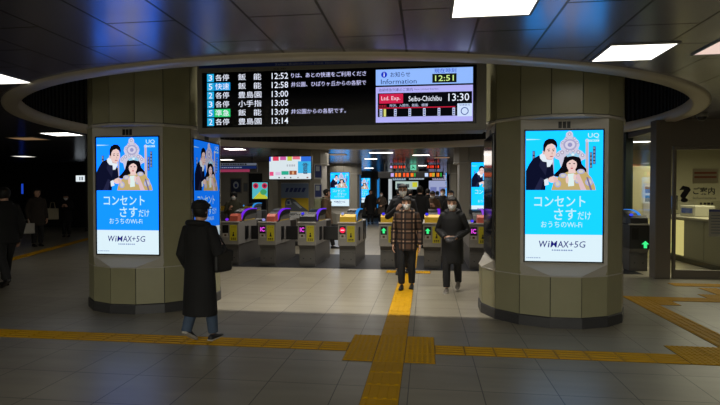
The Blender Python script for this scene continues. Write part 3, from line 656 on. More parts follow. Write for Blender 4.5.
# hanging LED guide signs in the passage
def led_sign(label, x0, x1, y, z0, z1, bits):
    t = thing('led_sign', label, 'sign', ((x0 + x1) / 2, y, z0)); w = (x1 - x0) / 2; b = MB(); b.box(-w, w, 0, .14, 0, z1 - z0, M_black, .01); b.build('casing', t)
    f = Face((-w, -.002, 0), (1, 0, 0), (0, 0, 1)); b = MB(); H = z1 - z0
    for a, c, rgb, s in bits:
        if s: f.dashes(b, a, c, H * .2, H * .8, E(rgb, 1.1), .001, 2)
        else: f.rect(b, a, c, H * .22, H * .78, E(rgb, 1.0), .001)
    b.build('lit_lettering', t)
    for q in (-w * .8, w * .8): b = MB(); b.box(q - .02, q + .02, .05, .09, H, 3.0 - z0, M_slat); b.build('hanger', t)
OR, RD, GR, VI = (255, 130, 40), (240, 70, 40), (60, 200, 80), (200, 170, 240)
led_sign('wide black hanging sign bar with orange lettering above the crowd', -2.05, .72, 22, 2.26, 2.53, [(.55, .68, VI, None), (.74, 1.02, OR, '特急'), (1.08, 1.36, (255, 90, 40), '各停'), (1.4, 1.52, OR, None), (1.56, 1.6, GR, None), (2.0, 2.14, (200, 220, 255), None), (2.2, 2.3, OR, None), (2.32, 2.42, (230, 200, 60), '7'), (2.5, 2.62, OR, '10'), (2.66, 2.7, GR, None)])
led_sign('small hanging sign with red and orange lettering nearer the blue screens', -1.7, -.98, 24, 2.74, 2.94, [(.03, .13, VI, None), (.2, .38, (240, 60, 50), '快速'), (.44, .62, RD, '急行'), (.66, .74, RD, None)])
led_sign('small hanging sign with red lettering on the service room side of the passage', .02, .66, 24, 2.74, 2.94, [(.03, .14, RD, '7'), (.18, .36, (240, 60, 40), '準急'), (.42, .6, RD, '各停')])
t = thing('exit_sign', 'small pale green exit sign hanging in the middle of the passage', 'sign', (-.6, 24.5, 2.7)); b = MB(); b.box(-.15, .15, 0, .08, 0, .28, M_case); b.build('casing', t)
f = Face((0, -.002, 0), (1, 0, 0), (0, 0, 1)); b = MB(); f.rect(b, -.14, .14, .01, .27, E((120, 230, 190), .8)); f.disc(b, -.03, .2, .025, .025, E((30, 120, 80), .8), .001); f.poly(b, [(-.1, .05), (-.03, .17), (.03, .17), (.08, .06), (.0, .11)], E((30, 120, 80), .8), .001); b.build('lit_panel', t)
for x, y, z, w, h, c, lab in ((-1.55, 30, 2.35, .8, .32, (170, 200, 220), 'pale lit sign panel beyond the sign bar on the blue screen side'), (-.55, 30, 2.38, .9, .3, (190, 205, 215), 'pale lit sign panel beyond the sign bar in the middle'), (.75, 30, 2.35, .8, .34, (190, 180, 205), 'pale lit sign panel beyond the sign bar near the far column')):
    t = thing('lit_sign', lab, 'sign', (x, y, z))
    for q in (-w * .3, w * .3): b = MB(); b.box(q - .02, q + .02, .03, .07, h, 3.0 - z, M_slat); b.build('hanger', t)
    b = MB(); b.box(-w / 2, w / 2, 0, .1, 0, h, M_black); b.build('casing', t)
    f = Face((0, -.002, 0), (1, 0, 0), (0, 0, 1)); b = MB(); f.rect(b, -w / 2 + .02, w / 2 - .02, .02, h - .02, E(c, .6)); 
    for k in range(5): f.rect(b, -w / 2 + .08 + k * w / 6, -w / 2 + .14 + k * w / 6, .08, h - .08, E((60, 80, 120), .6), .001)
    b.build('lit_panel', t)
def shopfront(x, w, z, h, c, lab, bits):
    t = thing('shop_sign', lab, 'sign', (x, 41.95, z)); b = MB(); b.box(-w / 2, w / 2, -.1, 0, 0, h, M_black); b.build('casing', t)
    f = Face((0, -.102, 0), (1, 0, 0), (0, 0, 1)); b = MB(); f.rect(b, -w / 2 + .03, w / 2 - .03, .03, h - .03, E(c, .8))
    for a, e, g, i, rgb in bits: f.rect(b, a, e, g, i, E(rgb, .8), .002)
    b.build('lit_panel', t)
shopfront(-1.55, 1.9, 1.9, .7, (190, 214, 206), 'bright pale shopfront panel at the passage end', [(-.8, -.3, .1, .5, (60, 70, 80)), (-.1, .2, .15, .45, (80, 90, 90)), (.45, .85, .2, .6, (220, 220, 60))])
shopfront(.95, 1.5, .9, 1.75, (170, 180, 220), 'bluish lit noticeboard at the passage end near the far column', [(-.6, .6, .35, .5, (200, 180, 60)), (-.6, -.1, .7, 1.2, (120, 130, 190)), (.1, .6, .7, 1.2, (130, 140, 200))])
shopfront(-2.9, .35, .6, 2.2, (200, 210, 214), 'narrow white lit panel at the passage end', [(-.1, .1, .4, .5, (80, 90, 100))])
for x, z, lab in ((-4.0, 30.0, 'tall narrow blue lit column strip beyond the second screen'), (-3.6, 38.0, 'thin dim blue lit strip farther down the passage')):
    t = thing('light_strip', lab, 'light', (x, z, 0)); b = MB(); b.box(-.2, .2, 0, .2, 0, 2.95, M_black); b.build('casing', t); b = MB(); b.box(-.16, .16, -.01, 0, .3, 2.9, E((40, 140, 220), .7)); b.build('lit_panel', t)

# ------------------------------------------------------------------ dark hall details
t = thing('lit_sign', 'small white illuminated sign hanging in the dark hall', 'sign', (-15.6, 21.5, 2.12)); b = MB(); b.box(-.24, .24, 0, .1, 0, .32, M_black); b.build('casing', t)
f = Face((0, -.002, 0), (1, 0, 0), (0, 0, 1)); b = MB(); f.rect(b, -.22, .22, .02, .3, E((225, 235, 240), 1)); f.rect(b, -.05, .0, .08, .24, E((70, 80, 90)), .001); f.rect(b, .06, .12, .08, .24, E((70, 80, 90)), .001); b.build('lit_panel', t)
b = MB(); b.box(-.02, .02, .03, .07, .32, .88, M_slat); b.build('hanger', t)
t = thing('light_strip', 'thin upright blue light in the dark hall', 'light', (-18.6, 21.6, 0)); b = MB(); b.box(-.08, .08, 0, .12, 0, 2.1, M_black); b.build('casing', t); b = MB(); b.box(-.05, .05, -.01, 0, 1.58, 2.05, E((30, 70, 200), .8)); b.build('lit_panel', t)
for k, (x, w) in enumerate(((-13.9, .35), (-12.2, .3))):
    t = thing('square_pillar', ('dark square pillar behind the passenger with the tote bag', 'dark square pillar hidden beside the poster column')[k], 'pillar', (x, 20.3, 0)); b = MB(); b.box(-w, w, -w, w, 0, 3, mat('pillar_dark', (54, 52, 50), .5)); b.build('shaft', t); b = MB(); b.box(-w - .02, w + .02, -w - .02, w + .02, 0, .15, M_kick); b.build('base', t)
t = thing('security_camera', 'small dome security camera under the ceiling beside the ring', 'camera', (4.75, 9.6, 3.0)); b = MB(); b.tube([(0, 0, 0), (0, 0, -.06)], .09, M_case, 16); b.build('mount', t); b = MB(); b.ball((0, 0, -.07), (.075, .075, .06), M_black); b.build('dome', t)

# ------------------------------------------------------------------ service room behind glass
def glass_mat(tint=(.94, .95, .91)):
    m = bpy.data.materials.new('window_glass'); m.use_nodes = True; nt = m.node_tree; nt.nodes.clear()
    o = nt.nodes.new('ShaderNodeOutputMaterial'); mx = nt.nodes.new('ShaderNodeMixShader'); tr = nt.nodes.new('ShaderNodeBsdfTransparent'); gl = nt.nodes.new('ShaderNodeBsdfGlossy'); lw = nt.nodes.new('ShaderNodeLayerWeight'); pw = nt.nodes.new('ShaderNodeMath'); fr = nt.nodes.new('ShaderNodeMath')
    pw.operation = 'POWER'; pw.inputs[1].default_value = 5; fr.operation = 'MULTIPLY_ADD'; fr.inputs[1].default_value = .9; fr.inputs[2].default_value = .03
    nt.links.new(lw.outputs['Facing'], pw.inputs[0]); nt.links.new(pw.outputs[0], fr.inputs[0])
    tr.inputs[0].default_value = (*tint, 1); gl.inputs['Roughness'].default_value = .03
    nt.links.new(fr.outputs[0], mx.inputs[0]); nt.links.new(tr.outputs[0], mx.inputs[1]); nt.links.new(gl.outputs[0], mx.inputs[2]); nt.links.new(mx.outputs[0], o.inputs[0])
    return m
M_glass = glass_mat()
def frame_bar(b, *a): b.box(*a, M_frame)
b = MB(); b.box(4.30, 4.58, 10.30, 10.56, 0, 3, M_frame, .01); struct(b.build('trim_2'))
b = MB(); b.box(4.64, 4.80, 12.7, 12.86, 0, 3, mat('post_green', (34, 48, 44), .4, .2)); struct(b.build('trim_3'))
b = MB(); b.box(4.58, 12, 10.34, 10.50, 2.50, 3.0, M_frame); struct(b.build('trim_4'))
b = MB(); b.box(4.68, 4.74, 10.56, 17.6, 2.9, 3.0, M_frame); struct(b.build('trim_5'))
# glass door
d = MB(); d.box(4.66, 4.70, 10.38, 10.46, .0, 2.5, M_frame); d.box(4.70, 6.3, 10.38, 10.46, .0, .16, M_frame); d.box(4.70, 6.3, 10.38, 10.46, 2.44, 2.5, M_frame); d.box(6.3, 6.38, 10.38, 10.46, 0, 2.5, M_frame)
door = struct(d.build('door_1')); b = MB(); b.box(4.70, 6.3, 10.415, 10.425, .16, 2.44, M_glass); b.build('glass_pane', door)
b = MB(); b.box(6.38, 12, 10.415, 10.425, .1, 2.5, M_glass); struct(b.build('window_1'))
b = MB(); b.box(4.705, 4.715, 10.56, 12.7, .05, 2.9, M_glass); struct(b.build('window_2'))
b = MB(); b.box(4.705, 4.715, 12.86, 17.6, .05, 2.9, M_glass); struct(b.build('window_3'))
# lettering on the glass door
t = thing('door_sticker', 'black question mark and lettering on the glass door', 'sticker', (4.97, 10.41, 1.26)); f = Face((0, 0, 0), (1, 0, 0), (0, 0, 1)); BK = mat('sticker_black', (10, 10, 12), .5)
b = MB(); f.text(b, '?', -.21, .0, .18, .50, BK, .001, .05); b.build('question_mark', t)
b = MB(); f.text(b, 'ご案内', .04, .42, .33, .47, BK, .001, .02); f.text(b, 'Information', .04, .44, .24, .29, BK, .001); f.dashes(b, .16, .42, .14, .18, BK, .001, 4); b.build('sticker_lettering', t)
def pt_lines(f, b):
    gy = mat('print_grey', (90, 96, 104), .5)
    for k in range(7): f.rect(b, .04, .34, .06 + .055 * k, .075 + .055 * k, gy, .001)
    f.rect(b, .0, .40, .47, .5, mat('print_navy', (34, 52, 120), .5), .001)
paper('paper_notice', 'white printed notice taped to the glass door', 'notice', (5.50, 10.41, .80), 0, .42, .52, pt_lines, mat('notice_paper', (150, 148, 136), .6))
def pt_small(f, b): f.rect(b, .03, .42, .10, .14, mat('print_rust', (140, 80, 50), .6), .001); f.rect(b, .03, .42, .18, .22, mat('print_rust', (140, 80, 50), .6), .001)
paper('paper_notice', 'cream notice above the lettering on the glass door', 'notice', (5.22, 10.41, 1.80), 0, .45, .28, pt_small, mat('notice_cream', (160, 150, 112), .6))
def pt_poster(f, b):
    for x, y, c in ((.04, .62, (70, 40, 40)), (.24, .62, (190, 50, 50)), (.04, .40, (30, 30, 36)), (.24, .42, (80, 96, 120)), (.04, .12, (150, 150, 150)), (.24, .12, (140, 140, 150))): f.rect(b, x, x + .14, y, y + .16, mat('print_%d_%d_%d' % c, c, .6), .001)
paper('wall_poster', 'white poster with small pictures seen through the side glass', 'poster', (5.60, 13.6, 1.0), 0, .42, .86, pt_poster, mat('poster_grey_paper', (164, 162, 160), .6))
t = bpy.data.objects[-1] if False else None
b = MB(); b.box(5.02, 5.86, 13.61, 13.64, .0, 2.3, mat('board_cream', (180, 174, 138), .6)); tag(b.build('notice_board'), 'cream standing notice board behind the side glass', 'board')
# counter
t = thing('service_counter', 'long service counter with glowing front in the glass room', 'counter', (5.95, 0, 0))
b = MB(); b.box(0, .7, 11.0, 15.2, .12, 1.02, mat('counter_grey', (120, 116, 100), .5)); b.build('body', t)
b = MB(); b.box(-.03, .75, 10.98, 15.22, 1.02, 1.06, mat('counter_top', (150, 144, 124), .35)); b.build('worktop', t)
b = MB(); b.box(.03, .7, 11.0, 15.2, 0, .12, M_black); b.build('plinth', t)
for y0, y1 in ((12.75, 13.55), (13.58, 14.4), (14.43, 15.2)):
    b = MB(); b.box(-.012, .0, y0, y1, .16, .98, E((224, 208, 134), .85, True)); b.build('lit_panel', t)
for y0, y1 in ((11.05, 11.85), (11.88, 12.7)):
    b = MB(); b.box(-.01, .0, y0, y1, .16, .98, mat('counter_panel', (134, 130, 110), .5)); b.build('front_panel', t)
b = MB(); b.box(.05, .06, 11.2, 15.0, 1.06, 1.46, M_glass); b.build('screen_glass', t)
t = thing('ticket_machine', 'grey machine block standing on the service counter', 'machine', (6.42, 13.2, 1.06)); b = MB(); b.box(-.2, .25, -.35, .35, 0, .26, mat('machine_grey', (160, 156, 140), .5), .02); b.build('body', t); b = MB(); b.box(-.21, -.2, -.25, .25, .08, .2, E((40, 70, 130), .4)); b.build('screen', t)
t = thing('monitor', 'small bluish monitor on the service counter', 'monitor', (6.5, 14.6, 1.06)); b = MB(); b.box(-.02, .03, -.28, .28, .12, .5, M_black, .01); b.build('casing', t); b = MB(); b.box(-.026, -.02, -.25, .25, .15, .47, E((70, 110, 170), .5)); b.build('screen', t); b = MB(); b.box(-.1, .12, -.12, .12, 0, .02, M_black); b.box(-.0, .03, -.03, .03, .02, .13, M_black); b.build('stand', t)
# ------------------------------------------------------------------ people
M_skin = mat('skin', (206, 160, 134), 0.5); M_hair = mat('dark_hair', (11, 9, 9), 0.6, noise=.2, scale=30); M_mask = mat('white_mask', (242, 240, 238), 0.7)
M_eye = mat('eye_dark', (22, 18, 18), .3); M_sole = mat('pale_sole', (170, 166, 158), .6)
def plaid():
    m = bpy.data.materials.new('brown_plaid'); m.use_nodes = True; nt = m.node_tree; b = nt.nodes['Principled BSDF']; b.inputs['Roughness'].default_value = .85
    tc = nt.nodes.new('ShaderNodeTexCoord'); sp = nt.nodes.new('ShaderNodeSeparateXYZ'); nt.links.new(tc.outputs['Object'], sp.inputs[0])
    def mth(op, a, v=None, v2=None):
        n = nt.nodes.new('ShaderNodeMath'); n.operation = op
        for i, q in enumerate((a, v, v2)):
            if q is None: continue
            if hasattr(q, 'is_linked'): nt.links.new(q, n.inputs[i])
            else: n.inputs[i].default_value = q
        return n.outputs[0]
    out = []
    for ax in ('X', 'Z'):
        fr = mth('FRACT', mth('MULTIPLY', sp.outputs[ax], 1 / .17)); wide = mth('LESS_THAN', fr, .45); thin = mth('LESS_THAN', mth('ABSOLUTE', mth('SUBTRACT', fr, .72)), .07)
        out.append(mth('ADD', mth('MULTIPLY', wide, .32), mth('MULTIPLY', thin, .5)))
    k = mth('ADD', out[0], out[1]); cr = nt.nodes.new('ShaderNodeValToRGB'); nt.links.new(k, cr.inputs[0])
    el = cr.color_ramp.elements; el[0].position = 0; el[0].color = (*s2l((20, 15, 14)), 1); el[1].position = 1; el[1].color = (*s2l((168, 138, 112)), 1)
    e = el.new(.4); e.color = (*s2l((44, 30, 23)), 1); e = el.new(.66); e.color = (*s2l((86, 60, 44)), 1)
    nt.links.new(cr.outputs[0], b.inputs['Base Color']); return m
M_plaid = plaid()
def ring_e(cx, cy, z, rx, yf, yb, n=18):
    """closed loop: half-width rx, front depth yf, back depth yb"""
    return [(cx + rx * math.cos(q), cy + (yb if math.sin(q) > 0 else yf) * math.sin(q), z) for q in (2 * math.pi * i / n for i in range(n))]
HEAD = [(0.0, .13, .34, .04), (.05, .20, .39, .10), (.14, .27, .41, .18), (.26, .325, .415, .28), (.40, .345, .41, .36), (.55, .355, .405, .42), (.68, .352, .40, .435), (.78, .335, .365, .415), (.87, .285, .30, .35), (.94, .205, .21, .25), (.98, .12, .12, .15), (1.0, .05, .05, .06)]
def head_ring(z, hh, c, grow=1.0, front=None, add=0.0):
    ks = [r[0] for r in HEAD]; zc = min(max(z, 0), 1)
    for i in range(len(ks) - 1):
        if ks[i] <= zc <= ks[i + 1]:
            t = (zc - ks[i]) / (ks[i + 1] - ks[i]); v = [HEAD[i][j] * (1 - t) + HEAD[i + 1][j] * t for j in (1, 2, 3)]; break
    rx, yf, yb = [q * hh * grow + add for q in v]
    pts = ring_e(c[0], c[1], c[2] + z * hh, rx, yf, yb, 24)
    if front is not None: pts = [(x, max(y, c[1] - front * hh), zz) for x, y, zz in pts]
    return pts
def add_hand(b, w, d, pn, side, k, m, curl=.5):
    """wrist point, finger direction, palm normal (the way the fingers close), thumb side"""
    w = Vector(w); d = Vector(d).normalized(); pn = Vector(pn); pn = (pn - d * pn.dot(d)).normalized(); ac = d.cross(pn) * side
    L = .088 * k
    rs = []
    for t, wd, th in ((-.03, .024, .018), (.0, .028, .017), (.35, .038, .015), (.8, .041, .013), (1.0, .038, .011)):
        c = w + d * (L * t); rs.append([c + ac * (wd * k * math.cos(q)) + pn * (th * k * math.sin(q)) for q in (2 * math.pi * i / 10 for i in range(10))])
    b.rings(rs, m)
    for i, (off, ln) in enumerate(((.030, .072), (.010, .080), (-.010, .075), (-.029, .058))):
        p = w + d * (L * .93) + ac * (off * k); pts = [p]; dirv = d.copy(); a = curl * (.7 + .12 * i)
        for s_, f_ in ((.45, .6), (.32, 1.0), (.23, .8)):
            dirv = (dirv * math.cos(a * f_) + pn * math.sin(a * f_)).normalized() if s_ != .45 else (d * math.cos(a * .5) + pn * math.sin(a * .5))
            p = p + dirv * (ln * k * s_); pts.append(p)
        b.tube(pts, [.0092 * k, .0088 * k, .008 * k, .0058 * k], m, 8)
    p = w + d * (L * .25) + ac * (.026 * k); q1 = p + (ac * .7 + d * .6 + pn * .35).normalized() * (.036 * k); q2 = q1 + (ac * .15 + d * .9 + pn * .5).normalized() * (.03 * k)
    b.tube([p, q1, q2], [.0125 * k, .0105 * k, .007 * k], m, 8)
def person(loc, rz, h, label, top, top_hem, arms=None, legs=None, trousers=None, shoe=None, hair='short', mask=True, fine=False, head_tilt=0.0, head_yaw=0.0, flare=1.0, bulk=1.0, hood=False, hat=None, glasses=False, female=False, shoe_sole=None, name='person', headpos=None, scarf=None):
    t = thing(name, label, 'person', (loc[0], loc[1], .0115 if -.75 < loc[0] < -.1 else 0), R(rz)); k = h / 1.7; vx = .009 if fine else .015
    sw = .092 if female else .102
    H = lambda f_: f_ * h
    legs = legs or {}; arms = arms or {}
    hips, ankles, knees = {}, {}, {}
    for s_ in (-1, 1):
        fy, fz = legs.get(s_, (0.0, 0.0)); hips[s_] = Vector((s_ * .05 * h, 0, H(.49))); ankles[s_] = Vector((s_ * .052 * h, fy, H(.048) + fz))
        mid = (hips[s_] + ankles[s_]) / 2; bend = max(.0, H(.448) - (hips[s_] - ankles[s_]).length); knees[s_] = mid + Vector((s_ * .004, -.012 - .35 * math.sqrt(max(0, bend) * H(.44)), H(.005)))
    sh, el, wr, hd = {}, {}, {}, {}
    for s_ in (-1, 1):
        sh[s_] = Vector((s_ * sw * h, 0, H(.805)))
        a = arms.get(s_, dict(e=(.15, .03, .625), w=(.145, -.06, .475), d=(.0, -.15, -1), p=(-1, 0, 0)))
        el[s_] = Vector((s_ * a['e'][0] * h, a['e'][1] * h, H(a['e'][2]))); wr[s_] = Vector((s_ * a['w'][0] * h, a['w'][1] * h, H(a['w'][2])))
        hd[s_] = (Vector((s_ * a['d'][0], a['d'][1], a['d'][2])), Vector((s_ * a['p'][0], a['p'][1], a['p'][2])), a.get('hand', True), a.get('curl', .55), a.get('pocket', False))
    hh = .138 * h; hc = (0, -.012 * h, h - hh)
    # body: torso, limbs and head in one surface
    b = MB()
    b.rings([ring_e(0, 0, H(z), rx * h, yf * h, yb * h) for z, rx, yf, yb in ((.455, .06, .05, .05), (.48, .092, .06, .07), (.52, .094, .062, .068), (.60, .076, .055, .052), (.70, .09, .064, .058), (.77, .098, .062, .06), (.81, .085, .048, .052), (.838, .05, .04, .045))], M_skin)
    b.tube([(0, .004 * h, H(.81)), (0, -.002 * h, H(.85)), (0, -.01 * h, H(.90))], [.042 * h, .033 * h, .034 * h], M_skin)
    for s_ in (-1, 1):
        b.tube([hips[s_], (hips[s_] + knees[s_]) / 2, knees[s_], (knees[s_] * .6 + ankles[s_] * .4), ankles[s_]], [.052 * h, .044 * h, .031 * h, .032 * h, .02 * h], M_skin)
        b.tube([Vector((s_ * .07 * h, 0, H(.80))), sh[s_], (sh[s_] + el[s_]) / 2, el[s_], (el[s_] * .55 + wr[s_] * .45), wr[s_]], [.03 * h, .032 * h, .028 * h, .023 * h, .022 * h, .015 * h], M_skin)
    hb = MB()
    hb.rings([head_ring(z, hh, hc) for z in (0, .05, .1, .14, .2, .26, .33, .4, .47, .55, .62, .68, .74, .8, .86, .9, .94, .97, 1.0)], M_skin)
    hx, hy, hz = hc
    hb.tube([(hx, hy - .40 * hh, hz + .52 * hh), (hx, hy - .455 * hh, hz + .38 * hh), (hx, hy - .40 * hh, hz + .32 * hh)], [.03 * hh, .055 * hh, .05 * hh], M_skin, 8)
    for s_ in (-1, 1): hb.ball((s_ * .355 * hh, hy + .04 * hh, hz + .44 * hh), (.035 * hh, .07 * hh, .12 * hh), M_skin, 10)
    hm = Matrix.Translation((0, 0, H(.86))) @ Matrix.Rotation(R(head_yaw), 4, 'Z') @ Matrix.Rotation(R(head_tilt), 4, 'X') @ Matrix.Translation((0, 0, -H(.86)))
    def headed(q):
        q.v = [tuple(hm @ Vector(v)) for v in q.v]; return q
    headed(hb)
    if fine: b.add(hb.v, hb.f, M_skin, True); body = b.build('body', t, remesh=vx)
    else: body = b.build('body', t, remesh=vx)
    x = MB()
    if not fine: x.add(hb.v, hb.f, M_skin, True)
    for s_ in (-1, 1):
        if hd[s_][2]: add_hand(x, wr[s_] + hd[s_][0].normalized() * .005, hd[s_][0], hd[s_][1], s_, k * .98, M_skin, hd[s_][3])
    if x.v:
        bm2 = bmesh.new(); bm2.from_mesh(body.data); o = x.mesh('x'); bm2.from_mesh(o); bm2.to_mesh(body.data); bm2.free(); bpy.data.meshes.remove(o)
    # face details
    b = MB()
    for s_ in (-1, 1): b.ball((s_ * .15 * hh, hy - .385 * hh, hz + .50 * hh), (.055 * hh, .03 * hh, .026 * hh), M_eye, 8)
    headed(b).build('eyes', t)
    b = MB()
    for s_ in (-1, 1): b.tube([(s_ * .07 * hh, hy - .41 * hh, hz + .585 * hh), (s_ * .16 * hh, hy - .40 * hh, hz + .605 * hh), (s_ * .24 * hh, hy - .355 * hh, hz + .585 * hh)], .014 * hh, M_hair, 6)
    headed(b).build('eyebrows', t)
    if not mask:
        b = MB(); b.tube([(-.1 * hh, hy - .385 * hh, hz + .20 * hh), (0, hy - .42 * hh, hz + .205 * hh), (.1 * hh, hy - .385 * hh, hz + .20 * hh)], [.012 * hh, .024 * hh, .012 * hh], mat('lips', (150, 84, 78), .5), 6); headed(b).build('mouth', t)
    if mask:
        b = MB(); rs = []
        for z in (-.03, .04, .12, .2, .28, .36, .42):
            row = []
            for i in range(13):
                q = R(-62 + 124 * i / 12) ; ks = head_ring(max(z, 0), hh, (0, 0, 0)); rx = max(p[0] for p in ks); yf = -min(p[1] for p in ks)
                g = 1.05 + (.10 * math.cos(q) ** 3 if .1 < z < .4 else .03); row.append((hx + rx * g * math.sin(q), hy - yf * g * math.cos(q), hz + z * hh))
            rs.append(row)
        vs = [p for r_ in rs for p in r_]; fs = [[i * 13 + j, i * 13 + j + 1, (i + 1) * 13 + j + 1, (i + 1) * 13 + j] for i in range(6) for j in range(12)]
        b.add(vs, fs, M_mask, True)
        for s_ in (-1, 1): b.tube([(s_ * .31 * hh, hy - .18 * hh, hz + .33 * hh), (s_ * .37 * hh, hy + .02 * hh, hz + .48 * hh)], .008 * hh, M_mask, 5)
        headed(b).build('mask', t)
    if glasses:
        b = MB()
        for s_ in (-1, 1):
            c = (s_ * .155 * hh, hy - .455 * hh, hz + .50 * hh); b.tube([(c[0] + .11 * hh * math.cos(q), c[1], c[2] + .075 * hh * math.sin(q)) for q in (2 * math.pi * i / 14 for i in range(15))], .012 * hh, M_black, 5)
            b.tube([(s_ * .265 * hh, hy - .44 * hh, hz + .52 * hh), (s_ * .36 * hh, hy, hz + .5 * hh)], .01 * hh, M_black, 5)
        b.tube([(-.045 * hh, hy - .46 * hh, hz + .52 * hh), (.045 * hh, hy - .46 * hh, hz + .52 * hh)], .01 * hh, M_black, 5); headed(b).build('glasses', t)
    # hair
    b = MB()
    zs = {'short': (.16, .3, .42, .52, .62, .70, .78, .86, .93, .98, 1.03), 'long': (-.35, -.2, .0, .2, .4, .55, .7, .78, .86, .93, .98, 1.03), 'bob': (.0, .15, .3, .45, .6, .7, .78, .86, .93, .98, 1.03), 'tied': (.35, .5, .62, .7, .8, .88, .94, .99, 1.03)}[hair]
    rs = []
    for z in zs:
        fr = .12 if z < .66 else (.30 if z < .76 else None)
        if hair in ('long', 'bob') and z < .66: fr = .10
        rs.append(head_ring(z, hh, hc, 1.035 if z < .95 else 1.03, fr, (.012 if z < .3 and hair != 'short' else .006) * k))
    b.rings(rs, M_hair)
    for i in range(9):                            # fringe locks
        q = -.30 + .6 * i / 8; b.tube([(q * hh * .8, hy - .33 * hh, hz + .88 * hh), (q * hh, hy - (.43 - .3 * q * q) * hh, hz + .76 * hh), (q * hh * 1.03, hy - (.43 - .5 * q * q) * hh, hz + (.69 + .03 * math.sin(i * 2.1)) * hh)], [.07 * hh, .055 * hh, .02 * hh], M_hair, 6)
    headed(b).build('hair', t, remesh=.012 if not fine else .008)
    if hat == 'cap':
        b = MB(); CM = mat('black_cap_cloth', (13, 13, 15), .8)
        b.rings([head_ring(z, hh, hc, 1.12, None, .008) for z in (.62, .7, .78, .86, .93, .98, 1.0)], CM); b.ball((hx, hy + .03 * hh, hz + .84 * hh), (.40 * hh, .46 * hh, .26 * hh), CM, 18)
        b.rings([[(hx + rx * math.cos(q), hy - .36 * hh + yy * math.sin(q), hz + zz * hh) for q in (math.pi + math.pi * i / 12 for i in range(13))] for rx, yy, zz in ((.37 * hh, .36 * hh, .62), (.37 * hh, .38 * hh, .65))], CM, cap=True)
        headed(b).build('cap', t)
    if hat == 'beanie':
        b = MB(); CM = mat('dark_hat_wool', (22, 21, 23), .95); b.rings([head_ring(z, hh, hc, 1.14, .36 if z < .6 else None, .012) for z in (.3, .45, .6, .7, .78, .86, .93, .98, 1.07)], CM); headed(b).build('hat', t)
    # trousers
    tm = trousers or mat('black_trousers', (20, 20, 23), .8, noise=.15, scale=20)
    b = MB(); b.rings([ring_e(0, 0, H(z), rx * h, y0 * h, y1 * h) for z, rx, y0, y1 in ((.45, .07, .055, .06), (.48, .10, .066, .078), (.54, .10, .068, .074), (.60, .088, .062, .06))], tm)
    for s_ in (-1, 1):
        end = ankles[s_] + Vector((0, .0, .012)); b.tube([hips[s_], (hips[s_] + knees[s_]) / 2, knees[s_], (knees[s_] + end) / 2, end], [.062 * h, .053 * h, .044 * h, .042 * h, .036 * h], tm)
    b.build('trousers', t, remesh=vx)
    # shoes
    sm = shoe or mat('black_shoe', (16, 16, 18), .5)
    for s_ in (-1, 1):
        a = ankles[s_]; lift = legs.get(s_, (0, 0))[1]; g = a.z - H(.048)
        pit = 0.55 if lift > .03 else 0.0
        def SP(y, z): 
            c_, n_ = math.cos(pit), math.sin(pit); y2 = y + .10 * k if pit else y
            return ((y2 * c_ - (z) * n_) - (.10 * k if pit else 0), (z * c_ + y2 * n_)) if pit else (y, z)
        b = MB(); rs = []; so = []
        for y, w_, ht in ((.075, .024, .055), (.06, .034, .075), (.02, .036, .085), (-.04, .038, .072), (-.09, .043, .052), (-.14, .040, .042), (-.175, .026, .034), (-.185, .012, .026)):
            pts = []
            for q in (2 * math.pi * i / 12 for i in range(12)):
                zz = .022 * k + max(0, math.sin(q)) * (ht - .022) * k; Y_, Z_ = SP(y * k, zz); pts.append((a.x + w_ * k * math.cos(q), a.y + Y_, g + Z_))
            rs.append(pts)
            q4 = []
            for xx, zz in ((-1, 0), (1, 0), (1, .024), (-1, .024)): Y_, Z_ = SP(y * k * 1.02, zz * k); q4.append((a.x + xx * (w_ + .003) * k, a.y + Y_, g + Z_))
            so.append(q4)
        b.rings(rs, sm); o = b.build('shoe', t); b = MB(); b.rings(so, shoe_sole or M_black, smooth=False); b.build('sole', o)
    # coat or jacket with sleeves
    b = MB(); B = bulk; hem = top_hem; n_ = 6
    rs = [(.845, .055, .05, .052), (.835, .070, .052, .056), (.815, .094, .058, .062), (.77, .106, .070, .070), (.70, .104, .074, .070), (.62, .098, .070, .068), (.55, .102, .074, .076)]
    if hem < .5: 
        for i in range(1, n_ + 1): 
            u_ = i / n_; rs.append((.55 + (hem - .55) * u_, (.102 + .022 * flare * u_), (.074 + .022 * flare * u_), (.076 + .022 * flare * u_)))
    else: rs.append((hem, .102, .074, .076))
    b.rings([ring_e(0, 0, H(z), rx * h * (B if z < .8 else 1 + (B - 1) * .5), y0 * h * B, y1 * h * B, 24) for z, rx, y0, y1 in rs], top)
    for s_ in (-1, 1):
        e2 = wr[s_] - (wr[s_] - el[s_]).normalized() * .005; pts = [Vector((s_ * .06 * h, 0, H(.80))), sh[s_] + Vector((0, 0, -.004 * h)), (sh[s_] + el[s_]) / 2, el[s_], (el[s_] + e2) / 2, e2]
        b.tube(pts, [.038 * h * B, .039 * h * B, .037 * h * B, .034 * h * B, .031 * h * B, .027 * h * B], top)
    if hood:
        b.tube([(.068 * h * math.cos(q), .016 * h + .068 * h * math.sin(q), H(.842) + .014 * h * math.sin(q)) for q in (R(-60 + 300 * i / 16) for i in range(17))], .021 * h, top, 10)
    else:
        b.tube([(.052 * h * math.cos(q), .004 * h + .05 * h * math.sin(q), H(.848) + .006 * h * math.sin(q)) for q in (R(-70 + 320 * i / 16) for i in range(17))], .016 * h, top, 8)
    b.build('coat' if hem < .5 else 'jacket', t, remesh=vx)
